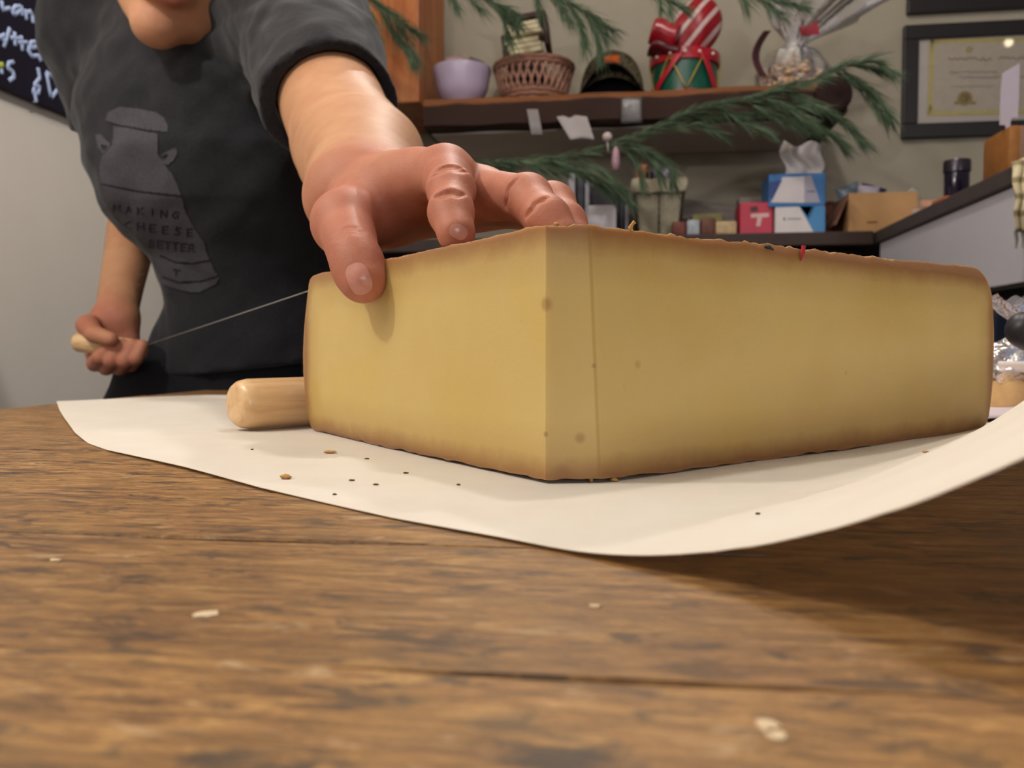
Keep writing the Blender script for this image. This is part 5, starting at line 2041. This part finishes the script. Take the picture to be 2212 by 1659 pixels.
# ------------------------------------------------------------------ framed certificate on the wall
VF = V_WALL - .022
fr_m = mat('#1b1518', 0.4, 0.15, 30, 0.4, name='black_frame')
x0, x1 = V(1950, 298, VF), V(2420, 30, VF)
wF, hF = (x1 - x0).dot(RU), x1.z - x0.z
ctf = thing('framed_certificate', (x0.x, x0.y, x0.z), 'black framed certificate with yellow border line and seal on the wall', 'certificate')
bw_ = .038
m_ = MB()
for du, dz_, su, sz in ((wF / 2, bw_ / 2, wF, bw_), (wF / 2, hF - bw_ / 2, wF, bw_), (bw_ / 2, hF / 2, bw_, hF - 2 * bw_), (wF - bw_ / 2, hF / 2, bw_, hF - 2 * bw_)):
    m_.box(x0 + RU * du + Vector((0, 0, dz_)) + RV * .010, (su, .020, sz), RA, .002)
obj('frame', m_, fr_m, ctf)
obj('mat_board', MB().box(x0 + RU * wF / 2 + Vector((0, 0, hF / 2)) + RV * .014, (wF - .05, .004, hF - .05), RA), mat('#b9b0a8', 0.7, 0.03, 20, 0.2, name='mat_board'), ctf)


def vf(x, y, off):
    return V(x, y, VF) + RV * (.012 - off)


def flat(name, pts, hexc, off=.0005, par=ctf):
    return obj(name, MB().prism([vf(x, y, off) for x, y in pts], RV * .0004), mat(hexc, 0.7, 0.05, 60, 0.2, name='ink_' + hexc), par)


flat('certificate_sheet', [(2008, 82), (2400, 74), (2396, 240), (2004, 249)], '#b0a596', .0006)
yb = '#b5a565'
m_ = MB()
for a, b, c_, d in (((2011, 88), (2017, 80), (2007, 246), (2014, 242)), ):
    pass
for poly in ([(2014, 82), (2022, 82), (2015, 245), (2007, 246)], [(2014, 82), (2400, 75), (2400, 82), (2014, 90)], [(2007, 238), (2398, 231), (2398, 240), (2007, 247)],
             [(2014, 84), (2040, 84), (2022, 94), (2018, 110), (2014, 110)], [(2007, 245), (2036, 244), (2020, 234), (2016, 222), (2009, 222)]):
    m_.prism([vf(x, y, .0012) for x, y in poly], RV * .0004)
obj('border_line', m_, mat(yb, 0.6, 0.08, 60, 0.3, name='yellow_border'), ctf)


def script_line(x0_, x1_, y_, amp, seed, w_=.0011):
    r_ = random.Random(seed)
    pts = []
    x = x0_
    while x < x1_:
        pts.append(vf(x, y_ + r_.uniform(-amp, amp), .0014))
        x += r_.uniform(2.5, 5)
    return pts, w_


ink = mat('#93887c', 0.7, 0.1, 60, 0.2, name='soft_ink')
m_ = MB()
for (a, b, y_, am, sd, wd) in ((2052, 2150, 124, 4.0, 1, .0016), (2160, 2330, 122, 4.0, 6, .0016), (2055, 2075, 153, 4, 2, .0018), (2080, 2160, 152, 2.0, 3, .0009), (2075, 2165, 164, 2.2, 4, .0012), (2060, 2155, 184, 1.5, 5, .0007), (2190, 2330, 164, 2.2, 7, .0012)):
    pts, wd = script_line(a, b, y_, am, sd, wd)
    m_.tube(pts, wd, 4)
obj('lettering', m_, ink, ctf)
m_ = MB()
m_.lathe(vf(2088, 210, .0008), [(.0001, 0), (.0195, 0), (.0195, .0004), (.0001, .0004)], 24, -RV)
for sg in (-1, 1):
    m_.prism([vf(2088 + sg * 6, 214, .0013), vf(2088 + sg * 25, 217, .0013), vf(2088 + sg * 22, 224, .0013), vf(2088 + sg * 4, 222, .0013)], RV * .0004)
obj('crest', MB().lathe(vf(2097, 104, .0008), [(.0001, 0), (.009, 0), (.009, .0004), (.0001, .0004)], 20, -RV), mat('#9a8a66', 0.6, 0.3, 200, 0.3, name='crest_tan'), ctf)
obj('seal', m_, mat('#8f7c4e', 0.6, 0.3, 200, 0.3, name='seal_gold'), ctf)
m_ = MB()
m_.tube([vf(2088 + 9 * math.cos(k * .5), 209 + 9 * math.sin(k * .5), .0018) for k in range(14)], .0012, 5)
m_.tube([vf(2082, 206, .0018), vf(2094, 206, .0018), vf(2088, 214, .0018)], .0014, 5)
obj('seal_mark', m_, mat('#6d5a30', 0.6, 0.3, 200, 0.3, name='seal_dark'), ctf)
gl_m = NT('frame_glass')
tr = gl_m.n('ShaderNodeBsdfTransparent')
go = gl_m.n('ShaderNodeBsdfGlossy')
go.inputs['Roughness'].default_value = 0.03
fre = gl_m.n('ShaderNodeFresnel')
mx = gl_m.n('ShaderNodeMixShader')
gl_m.l(fre.outputs[0], mx.inputs[0])
gl_m.l(tr.outputs[0], mx.inputs[1])
gl_m.l(go.outputs[0], mx.inputs[2])
gl_m.l(mx.outputs[0], gl_m.out.inputs['Surface'])
gl_m.t.nodes.remove(gl_m.b)
obj('glass', MB().box(x0 + RU * wF / 2 + Vector((0, 0, hF / 2)) + RV * .006, (wF - .06, .0015, hF - .06), RA), gl_m.m, ctf)
# second frame just above
y0_ = V(1962, 28, VF)
x9 = V(2430, 10, VF)
w9 = (x9 - y0_).dot(RU)
pf = thing('picture_frame', (y0_.x, y0_.y, y0_.z), 'second black picture frame hanging just above the certificate', 'frame')
m_ = MB()
h9 = .30
for du, dz_, su, sz in ((w9 / 2, bw_ / 2, w9, bw_), (w9 / 2, h9 - bw_ / 2, w9, bw_), (bw_ / 2, h9 / 2, bw_, h9 - 2 * bw_), (w9 - bw_ / 2, h9 / 2, bw_, h9 - 2 * bw_)):
    m_.box(y0_ + RU * du + Vector((0, 0, dz_)) + RV * .010, (su, .020, sz), RA, .002)
obj('frame', m_, fr_m, pf)
obj('mat_board', MB().box(y0_ + RU * w9 / 2 + Vector((0, 0, h9 / 2)) + RV * .014, (w9 - .05, .004, h9 - .05), RA), mat('#b9b0a8', 0.7, 0.03, 20, 0.2, name='mat_board'), pf)
# ceiling lamp whose bulb shows in the glass: mirror of the sight line about the pane
gpt = V(2179, 105, VF + .005)
dr2 = (gpt - CAM).normalized()
rf = dr2 - RV * (2 * dr2.dot(RV))
lp = gpt + rf * ((2.42 - gpt.z) / rf.z)
tl = thing('pendant_lamp', (lp.x, lp.y, lp.z), 'small pendant lamp hanging from the ceiling out of view', 'lamp')
em = NT('lit_bulb')
em.set(Emission_Strength=14.0)
em.b.inputs['Emission Color'].default_value = (1, .82, .55, 1)
obj('bulb', MB().ball(lp + Vector((0, 0, .03)), .018, n=20, m=12), em.m, tl, smooth=True)
obj('cord', MB().tube([lp + Vector((0, 0, .07)), Vector((lp.x, lp.y, 2.70))], .004), fr_m, tl)
obj('lamp_shade', MB().lathe(lp + Vector((0, 0, .03)), [(.05, 0), (.03, .05), (.012, .07), (.011, .07), (.028, .048), (.048, 0)], 24, close=True), fr_m, tl, smooth=40)

# ------------------------------------------------------------------ things on the serving counter
def at(px, py, d):
    p = P(px, py, d)
    return p


p = at(2172, 330, 1.38)
w_ = .072
ub = p.dot(RU)
bl = thing('cheese_block', (p.x, p.y, CT), 'orange-brown rinded cheese block with a price tag on the serving counter', 'cheese')
hgt = at(2150, 287, 1.38).z - CT
cxb = p + RU * .045
m_ = MB().box(Vector((cxb.x, cxb.y, CT + hgt / 2)), (.115, .10, hgt), RA, .006)
obj('wedge', m_, mat('#80604f', 0.55, 0.12, 30, 0.3, name='cut_cheese_face'), bl, smooth=40)
m_ = MB().box(Vector((cxb.x, cxb.y, CT + hgt / 2)) - RU * .0505, (.022, .1015, hgt + .0015), RA, .007)
obj('rind', m_, mat('#93602f', 0.6, 0.18, 40, 0.3, name='orange_rind'), bl, smooth=40)
m_ = MB().sheet(lambda s, t: at(2180 + 50 * s, 290 + 8 * t + 6 * s, 1.34) + RV * (.03 * t), 6, 4, .002)
obj('plastic_wrap', m_, mat('#8d8fb4', 0.25, 0.1, 40, 0.6, name='bluish_wrap'), bl, smooth=True, fix=False)
tagp = [(2166, 158), (2203, 136), (2202, 170), (2199, 255), (2186, 254), (2183, 263), (2182, 284), (2175, 284), (2172, 270), (2160, 270), (2162, 200)]
m_ = MB().prism([at(x, y, 1.345) for x, y in tagp], Vector((0, .0015, 0)))
pt = obj('price_tag', m_, mat('#b9aebb', 0.5, 0.03, 30, 0.4, name='white_tag'), bl)
pj = at(2067, 372, 1.62)
jz = at(2067, 347, 1.62).z
jw = 27 * 1.62 / 1800
op = at(2072, 405, 1.62)
tag(obj('orange_packet', MB().box(Vector((op.x + .008, op.y, CT + .0085)), (.095, .07, .017), RA, .006), mat('#b4602c', 0.6, 0.15, 40, 0.3, name='orange_wrap'), smooth=40), 'flat orange packet under the dark jam jar', 'packet')
jr = thing('jam_jar', (pj.x, pj.y, CT + .018), 'dark jam jar with a metal lid on the serving counter', 'jar')
jh = jz - CT - .018
obj('jar_body', MB().lathe(Vector((pj.x, pj.y, CT + .018)), [(.0001, 0), (jw * .86, 0), (jw * .92, .004), (jw * .92, jh * .62), (jw * .86, jh * .70), (.0001, jh * .70)], 32), mat('#1c1226', 0.15, 0.1, 20, 0.6, name='dark_jam_glass'), jr, smooth=40)
obj('lid', MB().lathe(Vector((pj.x, pj.y, CT + .018 + jh * .68)), [(.0001, 0), (jw, 0), (jw, jh * .27), (jw * .95, jh * .32), (.0001, jh * .32)], 32), mat('#4a444c', 0.3, 0.05, 20, 0.6, 0.8, name='lid_metal'), jr, smooth=40)
g = 'pink packets on the serving counter'
q = at(2030, 424, 1.70)
pillow(Vector((q.x, q.y, CT + .014)), .075, .028, .05, '#b98a72', 'pinkish tan packet lying beside the orange packet', g)
q = at(2002, 440, 1.80)
pillow(Vector((q.x, q.y, CT + .013)), .06, .026, .05, '#b5a294', 'pale pink packet lying next to the cardboard box', g)
# striped cloth hanging over the counter edge


def cloth(s, t):
    p = at(2186 + 60 * s, 352 + 148 * t - 18 * s * (1 - t), 1.205 - .01 * math.sin(t * 3))
    return p + Vector((.0015 * math.sin(t * 15) + .002 * math.sin(s * 9), -.006 * math.sin(s * 14 + t * 2), 0))


cl_m = NT('striped_cream_cloth')
wv = cl_m.n('ShaderNodeTexWave', wave_type='BANDS', bands_direction='Z')
wv.inputs['Scale'].default_value = 13.0
wv.inputs['Distortion'].default_value = 2.0
cl_m.l(cl_m.coords(), wv.inputs['Vector'])
cl_m.color(cl_m.ramp(wv.outputs['Fac'], [(.12, '#9c8d6c'), (.35, '#d6c8a2'), (.8, '#e0d3b0')]))
cl_m.set(Roughness=0.9, Specular_IOR_Level=0.1)
clo = obj('tea_towel', MB().sheet(cloth, 14, 26, .004), cl_m.m, smooth=True, fix=False)
tag(clo, 'cream tea towel with brownish stripes hanging over the serving counter edge', 'towel')
m_ = MB()
for s in (.05, .2, .33, .5, .7):
    a_ = cloth(s, 1.0) - Vector((0, -.002, 0))
    m_.tube([a_, a_ + Vector((.002, 0, -.012)), a_ + Vector((.001, 0, -.024))], [.0022, .0016, .0006], 6)
obj('fringe', m_, mat('#8e8a80', 0.9, 0.1, 60, 0.1, name='fringe_thread'), clo)

# ------------------------------------------------------------------ chalkboard on the side wall
UB = U_WALL + .012
k1 = 900 / 2212.0


def wb_(x, y):
    return U(x * k1, y * k1, UB)


pA, pB = U(-140, 130, UB), U(0, 190, UB)
pD = U(160, 253, UB)
# board: lower edge level, running along the wall
zL = (pB.z + pD.z) / 2
v0_ = 0.95
v1_ = pD.dot(RV) + .42
cbm = NT('chalkboard_paint')
cbm.color(cbm.ramp(cbm.noise(cbm.coords(), 6, 5, .6), [(.3, '#141221'), (.7, '#211d33')]))
cbm.set(Roughness=0.6, Specular_IOR_Level=0.3)
cbd = thing('chalkboard', room(UB, (v0_ + v1_) / 2, zL), 'dark blue-black chalkboard with white handwriting on the cream side wall', 'chalkboard')
obj('board', MB().box(room(UB - .004, (v0_ + v1_) / 2, zL + .42), (.012, v1_ - v0_, .84), RA, .001), cbm.m, cbd)
ST = [[(2, 5), (8, 52), (50, 45)], [(105, 35), (75, 35), (58, 60), (70, 80), (100, 60), (108, 35), (112, 85)], [(128, 50), (135, 108)], [(133, 70), (155, 60), (165, 80), (172, 125)],
      [(232, 85), (208, 82), (195, 110), (205, 138), (232, 140)], [(285, 0), (279, 40)], [(258, 0), (292, 6)],
      [(-20, 205), (20, 185)], [(0, 190), (20, 225)], [(45, 150), (14, 252)], [(70, 170), (75, 245)], [(48, 200), (102, 207)], [(105, 190), (114, 272)], [(90, 225), (142, 227)],
      [(140, 257), (195, 250), (190, 225), (160, 225), (145, 270), (165, 300), (200, 297), (212, 326)],
      [(0, 345), (4, 395)], [(66, 330), (40, 335), (35, 360), (64, 385), (70, 410), (42, 430)],
      [(195, 360), (205, 415), (185, 440), (175, 455), (205, 460), (197, 500), (170, 490), (178, 470)], [(178, 495), (188, 545)],
      [(240, 385), (265, 517)], [(238, 383), (290, 420), (306, 470), (268, 520)], [(326, 500), (340, 538)], [(318, 452), (322, 462)], [(365, 560), (378, 582)], [(372, 555), (368, 585)]]
chalk = mat('#b4c4ea', 0.9, 0.15, 200, 0.1, name='white_chalk')
for grp_ in ([0], [1], [2, 3], [4], [5, 6], [7, 8, 9], [10, 11], [12, 13], [14], [15], [16], [17, 18], [19, 20], [21, 22], [23, 24]):
    m_ = MB()
    for st in (ST[k] for k in grp_):
        dense = []
        for a, b in zip(st, st[1:]):
            for j in range(4):
                dense.append((a[0] + (b[0] - a[0]) * j / 4, a[1] + (b[1] - a[1]) * j / 4))
        dense.append(st[-1])
        m_.tube([wb_(*q) for q in dense], .0045, 6)
    obj('chalk_letter', m_, chalk, cbd, smooth=True)
m_ = MB().tube([wb_(-6, 330), wb_(4, 362)], .006, 6)
o = obj('chalk_mark', m_, mat('#b7c25a', 0.9, 0.15, 200, 0.1, name='yellow_chalk'), cbd, smooth=True)
o['label'] = 'yellow-green chalk stroke'

# ------------------------------------------------------------------ pine garland
need_m = NT('pine_needles')
need_m.color(need_m.ramp(need_m.noise(need_m.coords(), 9, 4, .6), [(.3, '#3a4a34'), (.55, '#566a50'), (.75, '#78896c')]))
need_m.set(Roughness=0.6, Specular_IOR_Level=0.3)
stem_m = mat('#4a3a2c', 0.8, 0.25, 80, 0.2, name='twig_bark')


def catmull(pts, n=8):
    out = []
    P_ = [pts[0]] + list(pts) + [pts[-1]]
    for i in range(1, len(P_) - 2):
        a, b, c_, d = P_[i - 1:i + 3]
        for j in range(n):
            t = j / n
            out.append(.5 * ((2 * b) + (c_ - a) * t + (2 * a - 5 * b + 4 * c_ - d) * t * t + (3 * b - a - 3 * c_ + d) * t ** 3))
    out.append(pts[-1])
    return out


def pine(paths, v, label, n, ln, spread, seed, name='pine_branch'):
    """paths: picture polylines hanging near plane v; first one is the main stem"""
    r = random.Random(seed)
    t = None
    stem, need = MB(), MB()
    for k, path in enumerate(paths):
        dv = r.uniform(-.03, .03) if k else 0
        pts = catmull([V(x, y, v + dv + (path[i][2] if len(path[i]) > 2 else 0)) for i, (x, y) in enumerate([q[:2] for q in path])])
        L_ = sum((b - a).length for a, b in zip(pts, pts[1:]))
        stem.tube(pts, [(.0036 if k == 0 else .0022) * (1 - .6 * i / len(pts)) for i in range(len(pts))], 6)
        m = int(n * 1.7 * L_)
        for _ in range(m):
            f = r.random() * (len(pts) - 1)
            i = min(int(f), len(pts) - 2)
            p = pts[i].lerp(pts[i + 1], f - i)
            d = (pts[i + 1] - pts[i]).normalized()
            off = Vector((r.gauss(0, 1), r.gauss(0, 1), r.gauss(0, 1) - .35)).normalized()
            dd_ = (d + off * spread).normalized()
            l = ln * r.uniform(.6, 1.15)
            e = p + dd_ * l + Vector((0, 0, -l * l * 1.6))
            mid = p + dd_ * l * .5
            sd_ = dd_.cross(Vector((r.uniform(-1, 1), r.uniform(-1, 1), r.uniform(-1, 1)))).normalized()
            up_ = dd_.cross(sd_)
            w = r.uniform(.0006, .0010)
            need.add([p + sd_ * w, p - sd_ * w * .5 + up_ * w, p - sd_ * w * .5 - up_ * w, mid + sd_ * w, mid - sd_ * w * .5 + up_ * w, mid - sd_ * w * .5 - up_ * w, e],
                     [(0, 1, 4, 3), (1, 2, 5, 4), (2, 0, 3, 5), (3, 4, 6), (4, 5, 6), (5, 3, 6)])
    p0 = V(paths[0][0][0], paths[0][0][1], v)
    t = thing(name, p0, label, 'pine branch', 'pine branches of the garland')
    obj('stem', stem, stem_m, t, smooth=True)
    o = obj('needles', need, need_m.m, t, fix=False)
    return t


VG = 2.03
pine([[(720, -30), (790, -8), (850, 35), (900, 72)], [(780, -10), (800, 40), (815, 75)], [(820, 10), (850, 70), (880, 112)], [(760, -20), (770, 30)], [(850, 40), (880, 90), (893, 125)]], VG - .05, 'hanging pine sprig in front of the orange pine cabinet', 620, .062, .42, 1)
pine([[(930, -40), (1020, -15), (1080, 15), (1112, 55)], [(1050, -5), (1085, 30), (1098, 78)], [(1000, -20), (1035, 15)], [(1080, 10), (1110, 26), (1118, 40)], [(960, -30), (985, 12)]], VG, 'dark pine sprig hanging above the brown woven basket', 620, .058, .42, 2)
pine([[(1140, -40), (1200, -10), (1260, 25), (1305, 75)], [(1190, -20), (1212, 10), (1228, 40)], [(1225, 5), (1250, 50), (1262, 95)], [(1260, 20), (1290, 40), (1318, 62)], [(1150, -30), (1165, 20)], [(1270, 30), (1290, 80), (1296, 112)]], VG + .01, 'broad pine sprig hanging above the camouflage cap', 620, .060, .42, 3)
pine([[(1380, -35), (1420, -10), (1455, 5), (1480, 18)], [(1420, -15), (1428, 15)], [(1440, -10), (1450, 25)]], VG, 'short pine sprig hanging over the toy drum', 560, .045, .45, 4)
pine([[(1560, -40), (1620, -15), (1680, 0), (1730, 12)], [(1640, -10), (1660, 14), (1682, 28)], [(1590, -25), (1610, 5)]], VG, 'pine sprig hanging above the cellophane gift', 600, .055, .42, 5)
pine([[(1000, 350), (1080, 352), (1160, 345), (1240, 335), (1310, 318)], [(1120, 348), (1170, 362), (1215, 372)], [(1190, 345), (1260, 372), (1318, 400), (1352, 428)], [(1240, 338), (1300, 370), (1345, 410)], [(1040, 352), (1090, 362)], [(1160, 345), (1220, 352), (1280, 392), (1310, 415)]], VG - .06, 'lower pine branch sagging behind the fingers towards the wire basket', 640, .056, .36, 6)
pine([[(1310, 318), (1400, 282), (1490, 240), (1600, 215), (1700, 185)], [(1330, 312), (1390, 325), (1440, 352), (1452, 385)], [(1350, 305), (1400, 335), (1425, 378)], [(1480, 245), (1560, 250), (1640, 248), (1720, 262)], [(1540, 228), (1600, 262), (1650, 282)], [(1420, 275), (1500, 272), (1545, 285)], [(1340, 312), (1370, 345), (1385, 385)]], VG - .05, 'middle pine branch crossing below the toy drum', 600, .058, .34, 7)
pine([[(1600, 222), (1680, 195), (1760, 172), (1830, 140), (1905, 155)], [(1690, 195), (1760, 225), (1820, 262), (1858, 300)], [(1650, 212), (1720, 245), (1790, 288), (1812, 305)], [(1800, 155), (1860, 180), (1900, 215), (1918, 245)], [(1830, 142), (1880, 132), (1915, 150)], [(1820, 150), (1870, 200), (1905, 250)], [(1620, 225), (1700, 262), (1760, 285)], [(1600, 225), (1680, 225), (1760, 235)]], VG - .055, 'bushy pine branch at the rounded end of the shelf', 620, .060, .34, 8)
g = 'ornaments tied on the garland'
q = V(1312, 296, VG - .075)
tag(obj('garland_ornament', MB().ball(q, .0115, n=18, m=12).tube([q + Vector((0, 0, -.008)), q + Vector((.002, 0, -.034))], .002, 6), mat('#b8a8a4', 0.35, 0.1, 50, 0.5, name='pearl_white'), smooth=True), 'round whitish ornament on the garland stem behind the ring finger', 'ornament', g)
q = V(1330, 345, VG - .07)
tag(obj('garland_ornament', MB().lathe(q + Vector((0, 0, -.026)), [(.0001, 0), (.008, .004), (.010, .02), (.008, .045), (.003, .056), (.0001, .057)], 16), mat('#a98490', 0.4, 0.15, 50, 0.4, name='dusty_pink'), smooth=True), 'dusty pink long ornament dangling under the whitish one', 'ornament', g)
